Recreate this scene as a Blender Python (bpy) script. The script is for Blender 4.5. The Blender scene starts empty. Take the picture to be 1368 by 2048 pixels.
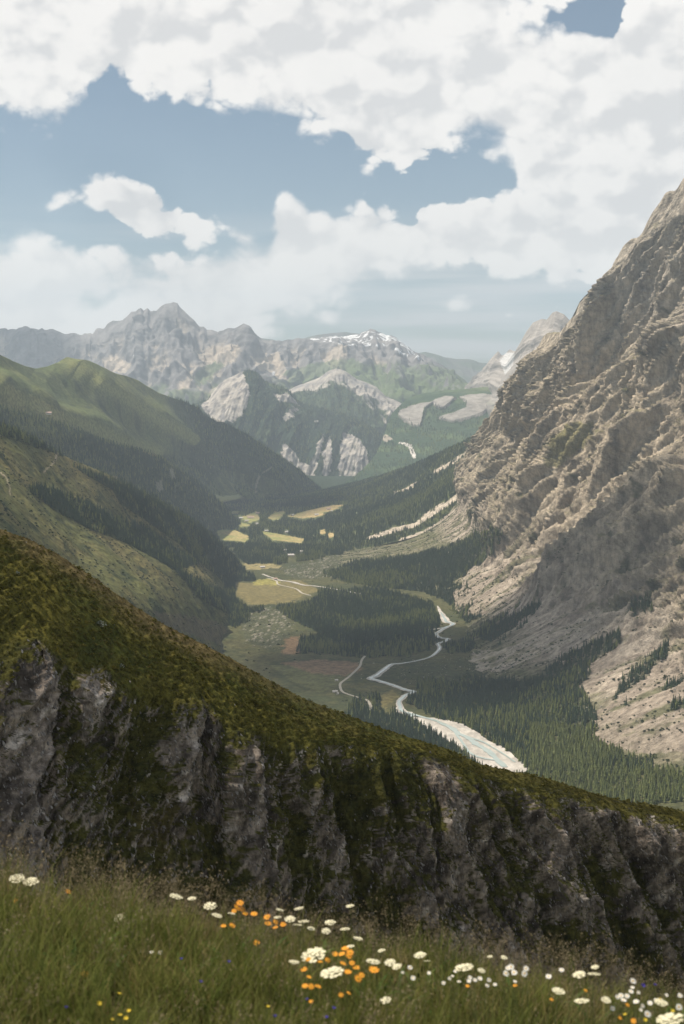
import bpy, math, random
import numpy as np
from mathutils import Vector
PI = math.pi
R = math.radians
random.seed(7)
rng = np.random.default_rng(7)
scene = bpy.context.scene
col = scene.collection

# ------------------------------------------------------------------ camera
FPX = 2844.0                      # focal length in photograph pixels (1368 x 2048)
HOR = 730.0                       # photograph row of the horizon
TH = math.atan((1024 - HOR) / FPX)
cam_d = bpy.data.cameras.new('camera')
cam = bpy.data.objects.new('camera', cam_d)
col.objects.link(cam)
cam_d.sensor_fit = 'VERTICAL'
cam_d.sensor_height = 36.0
cam_d.lens = FPX / 2048 * 36.0
cam_d.clip_start = 0.1
cam_d.clip_end = 90000
cam.location = (0, 0, 0)
cam.rotation_euler = (PI / 2 - TH, 0, 0)
cam_d.dof.use_dof = True
cam_d.dof.focus_distance = 900
cam_d.dof.aperture_fstop = 5.0
scene.camera = cam
CT, ST = math.cos(TH), math.sin(TH)


def P(px, py, Y):
    """world point seen at photograph pixel (px, py), at depth Y in front of the camera"""
    a = (np.asarray(px, float) - 684) / FPX
    b = (1024 - np.asarray(py, float)) / FPX
    dy = CT + b * ST
    dz = -ST + b * CT
    k = np.asarray(Y, float) / dy
    return np.stack(np.broadcast_arrays(a * k, np.asarray(Y, float), dz * k), -1)


def proj(p):
    f = p[..., 1] * CT - p[..., 2] * ST
    u = p[..., 1] * ST + p[..., 2] * CT
    f = np.maximum(f, 1e-3)
    return 684 + FPX * p[..., 0] / f, 1024 - FPX * u / f


# ------------------------------------------------------------------ light
SUN_AZ = R(-66)                   # measured from the view direction (+Y), negative = left
SUN_EL = R(57)
sun_dir = np.array([math.sin(SUN_AZ) * math.cos(SUN_EL), math.cos(SUN_AZ) * math.cos(SUN_EL), math.sin(SUN_EL)])
sun_d = bpy.data.lights.new('sun', 'SUN')
sun = bpy.data.objects.new('sun', sun_d)
col.objects.link(sun)
sun_d.energy = 5.0
sun_d.angle = R(1.2)
sun_d.color = (1.0, 0.90, 0.76)
sun.rotation_euler = Vector(sun_dir).to_track_quat('Z', 'Y').to_euler()
sun.location = (-3000, 900, 4000)

scene.view_settings.view_transform = 'Standard'
scene.view_settings.look = 'None'
scene.view_settings.gamma = 1.0
scene.view_settings.exposure = 0.55
scene.view_settings.use_curve_mapping = False
scene.cycles.max_bounces = 5
scene.cycles.diffuse_bounces = 2
scene.cycles.glossy_bounces = 2
scene.cycles.transmission_bounces = 2
scene.cycles.volume_bounces = 0
scene.cycles.transparent_max_bounces = 14
scene.cycles.caustics_reflective = False
scene.cycles.caustics_refractive = False
scene.cycles.use_denoising = True


# ------------------------------------------------------------------ node helpers
class NT:
    """small expression layer over a node tree"""
    def __init__(s, tree):
        s.t = tree

    def n(s, typ, **kw):
        nd = s.t.nodes.new(typ)
        for k, v in kw.items():
            setattr(nd, k, v)
        return nd

    def put(s, sock, v):
        if isinstance(v, bpy.types.NodeSocket):
            s.t.links.new(v, sock)
        elif v is not None:
            sock.default_value = v

    def m(s, op, a, b=None, c=None, clamp=False):
        nd = s.n('ShaderNodeMath', operation=op, use_clamp=clamp)
        for i, v in enumerate((a, b, c)):
            s.put(nd.inputs[i], v)
        return nd.outputs[0]

    def vm(s, op, a, b=None):
        nd = s.n('ShaderNodeVectorMath', operation=op)
        s.put(nd.inputs[0], a)
        if b is not None:
            s.put(nd.inputs[1], b)
        return nd.outputs[0]

    def mix(s, f, a, b, blend='MIX'):
        nd = s.n('ShaderNodeMix', data_type='RGBA', blend_type=blend)
        s.put(nd.inputs[0], f)
        s.put(nd.inputs[6], a if not isinstance(a, tuple) else (*a, 1)[:4])
        s.put(nd.inputs[7], b if not isinstance(b, tuple) else (*b, 1)[:4])
        return nd.outputs[2]

    def step(s, v, a, b, c=0.0, d=1.0):
        nd = s.n('ShaderNodeMapRange', interpolation_type='SMOOTHSTEP')
        for i, q in enumerate((v, a, b, c, d)):
            s.put(nd.inputs[i], q)
        return nd.outputs[0]

    def noise(s, vec, scale, detail=6, rough=0.55, typ='FBM', dist=0.0):
        nd = s.n('ShaderNodeTexNoise', noise_type=typ)
        s.put(nd.inputs['Vector'], vec)
        nd.inputs['Scale'].default_value = scale
        nd.inputs['Detail'].default_value = detail
        nd.inputs['Roughness'].default_value = rough
        nd.inputs['Distortion'].default_value = dist
        return nd.outputs[0]

    def voro(s, vec, scale, feature='SMOOTH_F1', detail=2, rough=0.5):
        nd = s.n('ShaderNodeTexVoronoi', feature=feature)
        s.put(nd.inputs['Vector'], vec)
        nd.inputs['Scale'].default_value = scale
        nd.inputs['Detail'].default_value = detail
        nd.inputs['Roughness'].default_value = rough
        return nd.outputs[0]

    def curve(s, x, pts):
        nd = s.n('ShaderNodeFloatCurve')
        c = nd.mapping.curves[0]
        pts = sorted(pts)
        c.points[0].location = pts[0]
        c.points[1].location = pts[-1]
        for p in pts[1:-1]:
            c.points.new(*p)
        nd.mapping.update()
        s.put(nd.inputs[1], x)
        return nd.outputs[0]


# ------------------------------------------------------------------ world: sky with cumulus
world = bpy.data.worlds.new('World')
scene.world = world
world.use_nodes = True
world.node_tree.nodes.clear()
W = NT(world.node_tree)


def azel(px, py):
    p = P(px, py, 1.0)
    return math.atan2(p[0], p[1]), math.atan2(p[2], math.hypot(p[0], p[1]))


AZ0, AZ1 = -0.30, 0.30


def cpts(pts):
    """photograph pixels -> float-curve points (azimuth 0..1, elevation/0.5)"""
    out = []
    for x, y in pts:
        a, e = azel(x, y)
        out.append((min(max((a - AZ0) / (AZ1 - AZ0), 0), 1), min(max(e / 0.5, 0), 1)))
    return out


def build_sky():
    sky = W.n('ShaderNodeTexSky', sky_type='NISHITA', sun_disc=False)
    sky.sun_elevation = SUN_EL
    sky.sun_rotation = SUN_AZ
    sky.altitude = 2500
    sky.air_density = 1.0
    sky.dust_density = 1.5
    sky.ozone_density = 1.0
    tc = W.n('ShaderNodeTexCoord')
    d = W.vm('NORMALIZE', tc.outputs['Generated'])
    sp = W.n('ShaderNodeSeparateXYZ')
    W.put(sp.inputs[0], d)
    dx, dy, dz = sp.outputs
    az = W.m('ARCTAN2', dx, dy)
    el = W.m('ARCSINE', dz)
    t = W.m('DIVIDE', W.m('SUBTRACT', az, AZ0), AZ1 - AZ0, clamp=True)
    # wispy warp of the edges
    base = W.vm('MULTIPLY', d, (1.0, 1.0, 1.35))

    def dens(vec, det, vdet):
        fine = W.noise(vec, 11.0, det, 0.62)
        vo = W.voro(W.vm('ADD', vec, W.vm('MULTIPLY', wrp, (0.03, 0.03, 0.03))), 26.0, 'F1', vdet, 0.55)
        a = W.m('MULTIPLY', W.m('SUBTRACT', fine, 0.5), 2.5)
        b = W.m('MULTIPLY', W.m('SUBTRACT', 0.50, vo), 0.85)
        return W.m('ADD', a, b)

    wn = W.n('ShaderNodeTexNoise')
    W.put(wn.inputs['Vector'], base)
    wn.inputs['Scale'].default_value = 30.0
    wn.inputs['Detail'].default_value = 2.0
    wrp = wn.outputs['Color']
    n0 = dens(base, 7, 2)
    off = (-0.010, 0.0, 0.016)
    n1 = dens(W.vm('ADD', base, off), 4, 1)
    # the upper deck: its lower edge
    up = W.m('MULTIPLY', W.curve(t, cpts([(-300, 330), (-100, 290), (0, 265), (90, 245), (170, 225), (182, 195), (300, 205), (400, 220), (480, 235),
                                          (600, 250), (690, 285), (720, 345), (830, 355), (900, 335), (1000, 345), (1060, 430), (1400, 520), (1700, 520)])), 0.5)
    d_up = W.m('MULTIPLY', W.m('SUBTRACT', el, up), 34.0)
    # the lower deck: its upper edge and its base
    lo = W.m('MULTIPLY', W.curve(t, cpts([(-300, 440), (0, 445), (150, 470), (250, 480), (330, 492), (430, 498), (470, 455), (530, 440), (570, 385), (640, 400),
                                          (690, 385), (760, 385), (820, 415), (850, 380), (900, 385), (1000, 375), (1060, 350), (1400, 340), (1700, 340)])), 0.5)
    d_lo = W.m('MULTIPLY', W.m('SUBTRACT', lo, el), 34.0)
    bot = W.m('MULTIPLY', W.curve(t, cpts([(-300, 760), (200, 760), (420, 720), (520, 665), (640, 612), (760, 575), (860, 550), (1000, 545), (1150, 565), (1700, 570)])), 0.5)
    d_bot = W.m('MULTIPLY', W.m('SUBTRACT', el, bot), 46.0)
    d_lo = W.m('MINIMUM', W.m('MINIMUM', W.m('ADD', W.m('MULTIPLY', d_lo, 1.3), 0.15), W.m('ADD', d_bot, 0.35)), 1.5)
    d_up = W.m('MINIMUM', W.m('ADD', d_up, 0.15), 1.55)
    # gap of blue high on the right
    def blob(px, py, rx, ry, rot=0.0, top=0.9, k=1.0):
        a, e = azel(px, py)
        A = W.m('SUBTRACT', az, a)
        E = W.m('SUBTRACT', el, e)
        c, s_ = math.cos(rot), math.sin(rot)
        u = W.m('ADD', W.m('MULTIPLY', A, c * FPX / rx), W.m('MULTIPLY', E, s_ * FPX / rx))
        v = W.m('SUBTRACT', W.m('MULTIPLY', E, c * FPX / ry), W.m('MULTIPLY', A, s_ * FPX / ry))
        r = W.m('SQRT', W.m('ADD', W.m('MULTIPLY', u, u), W.m('MULTIPLY', v, v)))
        return W.m('MULTIPLY', W.m('SUBTRACT', 1.0, r), k)
    gap = W.m('MAXIMUM', blob(1190, 25, 230, 85, 0.1, k=2.1), 0.0)
    d_up = W.m('SUBTRACT', d_up, gap)
    M = W.m('MAXIMUM', d_up, d_lo)
    for b in ((285, 425, 185, 55, -0.42, 1.1), (905, 606, 52, 24, 0.0, 0.9), (1020, 630, 24, 12, 0.0, 0.8), (655, 640, 46, 26, -0.25, 0.9),
              (1113, 614, 15, 10, 0.0, 0.7), (958, 668, 34, 8, 0.0, 0.5), (545, 660, 60, 30, 0.0, 0.7), (170, 385, 75, 24, 0.30, 0.55)):
        M = W.m('MAXIMUM', M, blob(b[0], b[1], b[2], b[3], b[4], k=b[5]))
    # outside the view the same broken cumulus goes on, without the traced edges
    gen = W.m('MULTIPLY', W.m('SUBTRACT', W.noise(d, 2.6, 2, 0.5), 0.46), 7.0)
    wf = W.m('MULTIPLY', W.step(W.m('ABSOLUTE', az), 0.26, 0.36, 0, 1), 1.0)
    wf = W.m('MAXIMUM', wf, W.step(el, 0.28, 0.40, 0, 1))
    M = W.m('ADD', W.m('MULTIPLY', M, W.m('SUBTRACT', 1.0, wf)), W.m('MULTIPLY', gen, wf))
    M = W.m('MAXIMUM', W.m('MINIMUM', M, 1.6), -1.6)
    D = W.m('ADD', M, n0)
    wide = W.step(W.noise(base, 6.0, 1, 0.5), 0.38, 0.62, 0.14, 0.75)
    alpha = W.step(D, -0.02, wide)
    # light from the upper left: sunlit rims, soft grey bellies
    rel = W.m('SUBTRACT', n0, n1)
    lit = W.step(rel, -0.55, 0.12)
    thick = W.step(D, 0.3, 1.9)
    soft = W.noise(base, 9.0, 5, 0.6)
    lit = W.m('SUBTRACT', lit, W.m('MULTIPLY', thick, W.m('MULTIPLY', W.step(soft, 0.34, 0.92), 0.65)), clamp=True)
    ccol = W.mix(lit, (0.525, 0.525, 0.525), (0.70, 0.682, 0.658))
    low = W.step(el, 0.02, 0.12)
    ccol = W.mix(low, W.mix(0.6, ccol, (0.80, 0.765, 0.71)), ccol)
    # thin veil low over the horizon
    streak = W.vm('MULTIPLY', d, (3.0, 3.0, 40.0))
    veil = W.m('MULTIPLY', W.step(W.noise(streak, 1.6, 4, 0.5), 0.42, 0.66), W.step(el, 0.115, 0.05))
    blue = W.vm('MULTIPLY', sky.outputs[0], (0.056, 0.060, 0.057))
    blue = W.mix(0.30, blue, (0.215, 0.255, 0.285))
    blue = W.mix(W.m('MULTIPLY', veil, 0.75), blue, (0.53, 0.53, 0.525))
    out = W.mix(alpha, blue, ccol)
    bg = W.n('ShaderNodeBackground')
    W.put(bg.inputs[0], out)
    bg.inputs[1].default_value = 1.0
    o = W.n('ShaderNodeOutputWorld')
    W.t.links.new(bg.outputs[0], o.inputs[0])


build_sky()
world.cycles.sampling_method = 'MANUAL'
world.cycles.sample_map_resolution = 256

# ------------------------------------------------------------------ numpy noise
_perm = rng.permutation(256).astype(np.int32)
_perm = np.concatenate([_perm, _perm])
_ga = rng.uniform(0, 2 * PI, 256)
_gx, _gy = np.cos(_ga).astype(np.float32), np.sin(_ga).astype(np.float32)


def perlin(x, y, seed=0):
    x = np.asarray(x, np.float32) + seed * 17.31
    y = np.asarray(y, np.float32) - seed * 9.73
    xi = np.floor(x).astype(np.int32)
    yi = np.floor(y).astype(np.int32)
    xf, yf = x - xi, y - yi
    u = xf * xf * xf * (xf * (xf * 6 - 15) + 10)
    v = yf * yf * yf * (yf * (yf * 6 - 15) + 10)

    def g(ix, iy, fx, fy):
        h = _perm[_perm[ix & 255] + (iy & 255)]
        return _gx[h] * fx + _gy[h] * fy
    a = g(xi, yi, xf, yf)
    b = g(xi + 1, yi, xf - 1, yf)
    c = g(xi, yi + 1, xf, yf - 1)
    d = g(xi + 1, yi + 1, xf - 1, yf - 1)
    return (a + u * (b - a) + v * (c - a + u * (a - b - c + d))) * 1.5


def fbm(x, y, wl, octv=5, gain=0.5, seed=0):
    r = 0.0
    amp, tot = 1.0, 0.0
    for i in range(octv):
        f = 2.0 ** i / wl
        r = r + amp * perlin(x * f, y * f, seed + i * 3)
        tot += amp
        amp *= gain
    return r / tot


def ridged(x, y, wl, octv=5, gain=0.5, seed=0):
    r = 0.0
    amp, tot, prev = 1.0, 0.0, 1.0
    for i in range(octv):
        f = 2.0 ** i / wl
        n = 1 - np.abs(perlin(x * f, y * f, seed + i * 3))
        n = n * n
        r = r + amp * n * prev
        prev = n
        tot += amp
        amp *= gain
    return r / tot * 2 - 1


def gullies(s, t, wl, octv=4, gain=0.5, aspect=2.2, seed=0, bend=0.7):
    """gullies and ribs that run down the slope (t) and branch; 's' runs along it"""
    h = np.zeros(s.shape, np.float32)
    ds = np.zeros(s.shape, np.float32)
    amp, tot = 1.0, 0.0
    for o in range(octv):
        f = 2.0 ** o / wl
        x = (s * f).astype(np.float32)
        y = (t * f / aspect).astype(np.float32)
        sx = np.ones_like(x)
        sy = np.clip(ds * bend, -1.5, 1.5)
        ln = np.sqrt(sx * sx + sy * sy)
        sx, sy = sx / ln, sy / ln
        xi, yi = np.floor(x).astype(np.int32), np.floor(y).astype(np.int32)
        va = np.zeros_like(x)
        dv = np.zeros_like(x)
        ws = np.zeros_like(x)
        for i in (-1, 0, 1):
            for j in (-1, 0, 1):
                hsh = _perm[_perm[(xi + i + seed * 7 + o * 13) & 255] + ((yi + j + seed * 3) & 255)]
                ex = x - (xi + i) - 0.5 - (_gx[hsh] * 0.45)
                ey = y - (yi + j) - 0.5 - (_gy[hsh] * 0.45)
                w = np.exp(-(ex * ex + ey * ey) * 2.2)
                ph = (ex * sx + ey * sy) * 2 * PI
                va += w * np.cos(ph)
                dv += -w * np.sin(ph)
                ws += w
        va /= ws
        dv /= ws
        h += amp * va
        ds += dv * amp
        tot += amp
        amp *= gain
    return h / tot


def sstep(a, b, x):
    t = np.clip((x - a) / (b - a), 0, 1)
    return t * t * (3 - 2 * t)


def inpoly(px, py, poly):
    poly = np.asarray(poly, float)
    c = np.zeros(px.shape, bool)
    lo, hi = poly.min(0), poly.max(0)
    box = (px > lo[0]) & (px < hi[0]) & (py > lo[1]) & (py < hi[1])
    x, y = px[box], py[box]
    r = np.zeros(x.shape, bool)
    j = len(poly) - 1
    for i in range(len(poly)):
        xi, yi = poly[i]
        xj, yj = poly[j]
        if yi != yj:
            r ^= ((yi > y) != (yj > y)) & (x < (xj - xi) * (y - yi) / (yj - yi) + xi)
        j = i
    c[box] = r
    return c


def linedist(px, py, line):
    d = np.full(px.shape, 1e9)
    for (x0, y0), (x1, y1) in zip(line[:-1], line[1:]):
        vx, vy = x1 - x0, y1 - y0
        t = np.clip(((px - x0) * vx + (py - y0) * vy) / (vx * vx + vy * vy), 0, 1)
        d = np.minimum(d, np.hypot(px - x0 - t * vx, py - y0 - t * vy))
    return d


def C(*c):
    return np.array(c, np.float32)


def lerp(a, b, m):
    m = np.asarray(m, np.float32)[..., None]
    return a * (1 - m) + b * m


# ------------------------------------------------------------------ materials
MATS = {}


def mat(name, color=(0.5, 0.5, 0.5), rough=0.9, var=0.15, vscale=5.0, spec=0.2, bump=0.0, bscale=20.0, attr=None, sss=0.0, trans=0.0, detail=5, coord='Object',
        bdist=1.0, aniso=None, grit=0.0, gamt=0.4, gdir=(1, 1, 1)):
    if name in MATS:
        return MATS[name]
    m = bpy.data.materials.new(name)
    m.use_nodes = True
    t = NT(m.node_tree)
    bs = m.node_tree.nodes['Principled BSDF']
    tc = t.n('ShaderNodeTexCoord')
    vec = tc.outputs[coord]
    if aniso:
        vec = t.vm('MULTIPLY', vec, aniso)
    if attr:
        a = t.n('ShaderNodeAttribute', attribute_name=attr)
        base = a.outputs['Color']
    else:
        base = (*color, 1)
    nz = t.noise(vec, vscale, detail, 0.6)
    k = t.m('MULTIPLY_ADD', nz, 2 * var, 1 - var)
    kk = t.n('ShaderNodeCombineXYZ')
    for i in range(3):
        t.put(kk.inputs[i], k)
    c = t.mix(1.0, base, kk.outputs[0], 'MULTIPLY')
    if grit:
        n2 = t.noise(t.vm('MULTIPLY', vec, gdir), grit, 6, 0.72)
        k2 = t.step(n2, 0.34, 0.66, 1 - gamt, 1 + gamt * 0.55)
        k3 = t.n('ShaderNodeCombineXYZ')
        for i in range(3):
            t.put(k3.inputs[i], k2)
        c = t.mix(1.0, c, k3.outputs[0], 'MULTIPLY')
    t.put(bs.inputs['Base Color'], c)
    bs.inputs['Roughness'].default_value = rough
    bs.inputs['Specular IOR Level'].default_value = spec
    if bump:
        b = t.n('ShaderNodeBump')
        b.inputs['Strength'].default_value = bump
        b.inputs['Distance'].default_value = bdist
        t.put(b.inputs['Height'], t.noise(vec, bscale, 8, 0.65))
        t.put(bs.inputs['Normal'], b.outputs[0])
    if trans:
        tl = t.n('ShaderNodeBsdfTranslucent')
        t.put(tl.inputs[0], c)
        mx = t.n('ShaderNodeMixShader')
        mx.inputs[0].default_value = trans
        m.node_tree.links.new(bs.outputs[0], mx.inputs[1])
        m.node_tree.links.new(tl.outputs[0], mx.inputs[2])
        m.node_tree.links.new(mx.outputs[0], m.node_tree.nodes['Material Output'].inputs[0])
    MATS[name] = m
    return m


# ------------------------------------------------------------------ meshes
def link(name, me, material=None, parent=None, loc=(0, 0, 0), kind=None, label=None, cat=None, group=None):
    o = bpy.data.objects.new(name, me)
    col.objects.link(o)
    o.location = loc
    if parent:
        o.parent = parent
    if material is not None and me is not None:
        me.materials.append(material)
    if kind:
        o['kind'] = kind
    if label:
        o['label'] = label
    if cat:
        o['category'] = cat
    if group:
        o['group'] = group
    return o


def grid_mesh(name, V, colr=None, smooth=True):
    nv, nu = V.shape[:2]
    me = bpy.data.meshes.new(name)
    me.vertices.add(nu * nv)
    me.vertices.foreach_set('co', V.reshape(-1).astype(np.float32))
    idx = np.arange(nu * nv, dtype=np.int32).reshape(nv, nu)
    q = np.stack([idx[:-1, :-1], idx[1:, :-1], idx[1:, 1:], idx[:-1, 1:]], -1).reshape(-1)
    nf = (nu - 1) * (nv - 1)
    me.loops.add(nf * 4)
    me.loops.foreach_set('vertex_index', q)
    me.polygons.add(nf)
    me.polygons.foreach_set('loop_start', np.arange(nf, dtype=np.int32) * 4)
    me.polygons.foreach_set('loop_total', np.full(nf, 4, np.int32))
    me.polygons.foreach_set('use_smooth', np.full(nf, smooth))
    me.update(calc_edges=True)
    if colr is not None:
        ca = me.color_attributes.new('Col', 'FLOAT_COLOR', 'POINT')
        rgba = np.ones((nu * nv, 4), np.float32)
        rgba[:, :3] = np.clip(colr.reshape(-1, 3), 0, 1)
        ca.data.foreach_set('color', rgba.reshape(-1))
    return me


def mesh_from(name, verts, faces, smooth=False):
    me = bpy.data.meshes.new(name)
    me.from_pydata([tuple(v) for v in verts], [], faces)
    if smooth:
        me.polygons.foreach_set('use_smooth', np.ones(len(me.polygons), bool))
    me.update()
    return me


def grid_normals(V):
    du = np.gradient(V, axis=1)
    dv = np.gradient(V, axis=0)
    n = np.cross(dv, du)
    ln = np.linalg.norm(n, axis=-1, keepdims=True)
    return n / np.maximum(ln, 1e-9)


def resample_row(row, nu):
    """row: list of (px, py, Y); resampled evenly in px"""
    r = np.asarray(row, float)
    u = (r[:, 0] - r[0, 0]) / (r[-1, 0] - r[0, 0])
    t = np.linspace(0, 1, nu)
    w = P(r[:, 0], r[:, 1], r[:, 2])
    return np.stack([np.interp(t, u, w[:, k]) for k in range(3)], -1)


def smooth_rows(rows, cuts, counts):
    """rows (n, nu, 3) -> surface; Catmull-Rom between rows, creases at rows listed in cuts"""
    n = len(rows)
    rows = [np.asarray(r) for r in rows]
    out = []
    for i in range(n - 1):
        p1, p2 = rows[i], rows[i + 1]
        p0 = rows[i - 1] if (i > 0 and i not in cuts) else p1 + (p1 - p2)
        p3 = rows[i + 2] if (i + 2 < n and (i + 1) not in cuts) else p2 + (p2 - p1)
        d01 = np.linalg.norm(p1 - p0, axis=-1, keepdims=True) + 1e-6
        d12 = np.linalg.norm(p2 - p1, axis=-1, keepdims=True) + 1e-6
        d23 = np.linalg.norm(p3 - p2, axis=-1, keepdims=True) + 1e-6
        m1 = ((p1 - p0) / d01 * d12 + (p2 - p1)) * 0.5
        m2 = ((p3 - p2) / d23 * d12 + (p2 - p1)) * 0.5
        k = counts[i]
        ts = np.linspace(0, 1, k + 1)
        if i < n - 2:
            ts = ts[:-1]
        for t in ts:
            h00 = 2 * t**3 - 3 * t**2 + 1
            h10 = t**3 - 2 * t**2 + t
            h01 = -2 * t**3 + 3 * t**2
            h11 = t**3 - t**2
            out.append(h00 * p1 + h10 * m1 + h01 * p2 + h11 * m2)
    return np.stack(out)


LOFTS = {}
SPOTS = []                        # (points, kind, size) gathered for the forest


def loft(name, rows, counts, nu, disp, colour, material, axis=0, cuts=(1,), world_rows=False, kind='structure', smooth=True, usm=0):
    rs = [np.asarray(r, float) if world_rows else resample_row(r, nu) for r in rows]
    if usm:
        ker = np.hanning(usm + 2)[1:-1]
        ker /= ker.sum()
        for k, r in enumerate(rs):
            if k in cuts and not world_rows:
                continue
            pad = np.concatenate([np.repeat(r[:1], usm, 0), r, np.repeat(r[-1:], usm, 0)])
            rs[k] = np.stack([np.convolve(pad[:, c], ker, 'same') for c in range(3)], -1)[usm:-usm]
    V = smooth_rows(rs, cuts, counts)
    N = grid_normals(V)
    if N[..., 2].mean() < 0:
        N = -N
    s = V[..., axis]
    dv = np.diff(V, axis=0, prepend=V[:1])
    t = np.cumsum(np.linalg.norm(dv, axis=-1), axis=0).mean(1)[:, None] * np.ones_like(s)
    q = np.linspace(0, 1, V.shape[0])[:, None] * np.ones_like(s)
    d = disp(V, N, s, t, q)
    V2 = V + (N * d[..., None] if d.ndim == 2 else d)
    N2 = grid_normals(V2)
    if N2[..., 2].mean() < 0:
        N2 = -N2
    px, py = proj(V2)
    c, forest = colour(V2, N2, s, t, px, py, d if d.ndim == 2 else np.zeros_like(s))
    me = grid_mesh(name, V2, c, smooth)
    o = link(name, me, material, kind=kind)
    LOFTS[name] = (V2, N2, forest, px, py)
    return o


def scatter(name, spacing, thr=0.5, jitter=1.0, seed=1):
    """random points on a loft where its forest mask is high, about one per spacing^2"""
    V, N, f, px, py = LOFTS[name]
    rg = np.random.default_rng(seed)
    a = V[:-1, :-1]
    du = V[:-1, 1:] - a
    dv = V[1:, :-1] - a
    area = np.linalg.norm(np.cross(du, dv), axis=-1)
    w = np.where(f[:-1, :-1] > thr, area * np.clip(f[:-1, :-1], 0, 1.5), 0)
    pxx, pyy = px[:-1, :-1], py[:-1, :-1]
    w = np.where((pxx > -160) & (pxx < 1530) & (V[:-1, :-1, 1] > 50), w, 0)
    n = rg.poisson(w / spacing**2)
    ii, jj = np.nonzero(n)
    rep = n[ii, jj]
    ii, jj = np.repeat(ii, rep), np.repeat(jj, rep)
    ru, rv = rg.random(len(ii))[:, None], rg.random(len(ii))[:, None]
    return a[ii, jj] + du[ii, jj] * ru + dv[ii, jj] * rv

# ------------------------------------------------------------------ colours (albedo)
ROCK = C(0.245, 0.235, 0.235)
ROCKD = C(0.135, 0.135, 0.14)
ROCKL = C(0.42, 0.385, 0.34)
GRAN = C(0.45, 0.38, 0.29)
GRAND = C(0.20, 0.168, 0.13)
SCREE = C(0.47, 0.405, 0.33)
GRASS = C(0.105, 0.125, 0.040)
GRASSD = C(0.055, 0.075, 0.028)
DRY = C(0.26, 0.21, 0.085)
WOOD = C(0.028, 0.045, 0.028)
BOG = C(0.16, 0.115, 0.075)
SNOW = C(0.82, 0.84, 0.86)
GRAVEL = C(0.62, 0.585, 0.53)

m_far = mat('far_rock', attr='Col', var=0.2, vscale=0.012, bump=0.8, bscale=0.012, bdist=30.0, rough=0.95, spec=0.05, grit=0.02, gamt=0.2)
m_mid = mat('mountain_rock', attr='Col', var=0.30, vscale=0.05, bump=1.0, bscale=0.05, bdist=14.0, rough=0.95, spec=0.05, grit=0.06, gamt=0.42, gdir=(1.0, 1.0, 0.45))
m_left = mat('grassy_slope', attr='Col', var=0.25, vscale=0.06, bump=0.9, bscale=0.05, bdist=5.0, rough=0.95, spec=0.03, grit=0.07, gamt=0.42)
m_floor = mat('valley_ground', attr='Col', var=0.3, vscale=0.03, bump=0.5, bscale=0.05, bdist=2.0, rough=0.95, spec=0.03, grit=0.08, gamt=0.45)


def zf(y):
    return -740 - 0.012 * y


def floorP(px, py):
    """the point of the valley floor seen at a photograph pixel"""
    k = (py - HOR) / FPX
    for Y in (4000.0,):
        for _ in range(12):
            p = P(px, py, Y)
            Y = Y * zf(Y) / p[2]
    return P(px, py, Y)


# ------------------------------------------------------------------ far range
sky_far = [(-420, 690), (-300, 668), (-200, 676), (-120, 655), (-60, 664), (0, 657), (12, 656), (16, 660), (32, 659), (49, 652), (61, 657), (78, 660), (84, 656), (89, 660), (100, 658), (116, 662), (129, 668),
           (142, 666), (151, 666), (163, 670), (170, 666), (182, 666), (184, 669), (193, 657), (208, 657), (214, 648), (226, 641), (245, 640), (254, 633), (263, 624),
           (272, 623), (282, 616), (287, 622), (295, 616), (301, 623), (313, 622), (326, 610), (339, 607), (347, 604), (355, 606), (361, 615), (379, 632), (399, 653), (407, 653),
           (414, 660), (427, 661), (435, 664), (456, 656), (469, 657), (477, 653), (487, 647), (498, 651), (508, 664), (522, 676), (535, 681), (545, 680), (564, 682),
           (582, 679), (603, 677), (616, 678), (640, 676), (666, 674), (690, 673), (717, 669), (731, 662), (742, 657), (751, 660), (762, 665), (772, 670), (788, 673),
           (798, 681), (812, 691), (830, 704), (838, 708), (860, 716), (880, 728), (905, 742), (930, 760), (960, 790), (1000, 820)]


def ydepth(x):
    return np.interp(x, [-420, 0, 345, 500, 620, 742, 850, 1000], [19500, 18500, 18200, 17600, 17800, 17600, 17200, 16800])


_sj = []
for (x0, y0), (x1, y1) in zip(sky_far[:-1], sky_far[1:]):
    m_ = max(1, int((x1 - x0) / 5))
    for q_ in range(m_):
        k_ = q_ / m_
        _sj.append((x0 + (x1 - x0) * k_, y0 + (y1 - y0) * k_ + (random.uniform(-2.0, 1.4) if q_ else 0) * (1 if x0 < 840 else 0.4)))
sky_far = _sj + [sky_far[-1]]
far_rows = [[(x, y + 130, ydepth(x) + 2600) for x, y in sky_far],
            [(x, y, ydepth(x)) for x, y in sky_far],
            [(x, 0.55 * y + 0.45 * 745 + 6, ydepth(x) - 900) for x, y in sky_far],
            [(x, 772 + 10 * math.sin(x * 0.03), ydepth(x) - 2100) for x, y in sky_far],
            [(x, 838, ydepth(x) - 3600) for x, y in sky_far],
            [(x, 960, ydepth(x) - 4300) for x, y in sky_far]]


def far_disp(V, N, s, t, q):
    ridge = sstep(0.0, 1.0, np.abs(np.arange(V.shape[0]) - 14)[:, None] / 50.0) * np.ones_like(s)
    g = gullies(s + 120 * fbm(s, t, 900, 3, seed=4), t, 1250, 5, 0.55, 2.1, seed=3)
    r = ridged(s, t, 700, 5, 0.55, seed=8)
    return (g * 250 + r * 105 + ridged(s + 0.4 * t, t * 0.3, 260, 4, 0.55, seed=10) * 40) * (0.025 + 0.975 * ridge)


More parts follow.
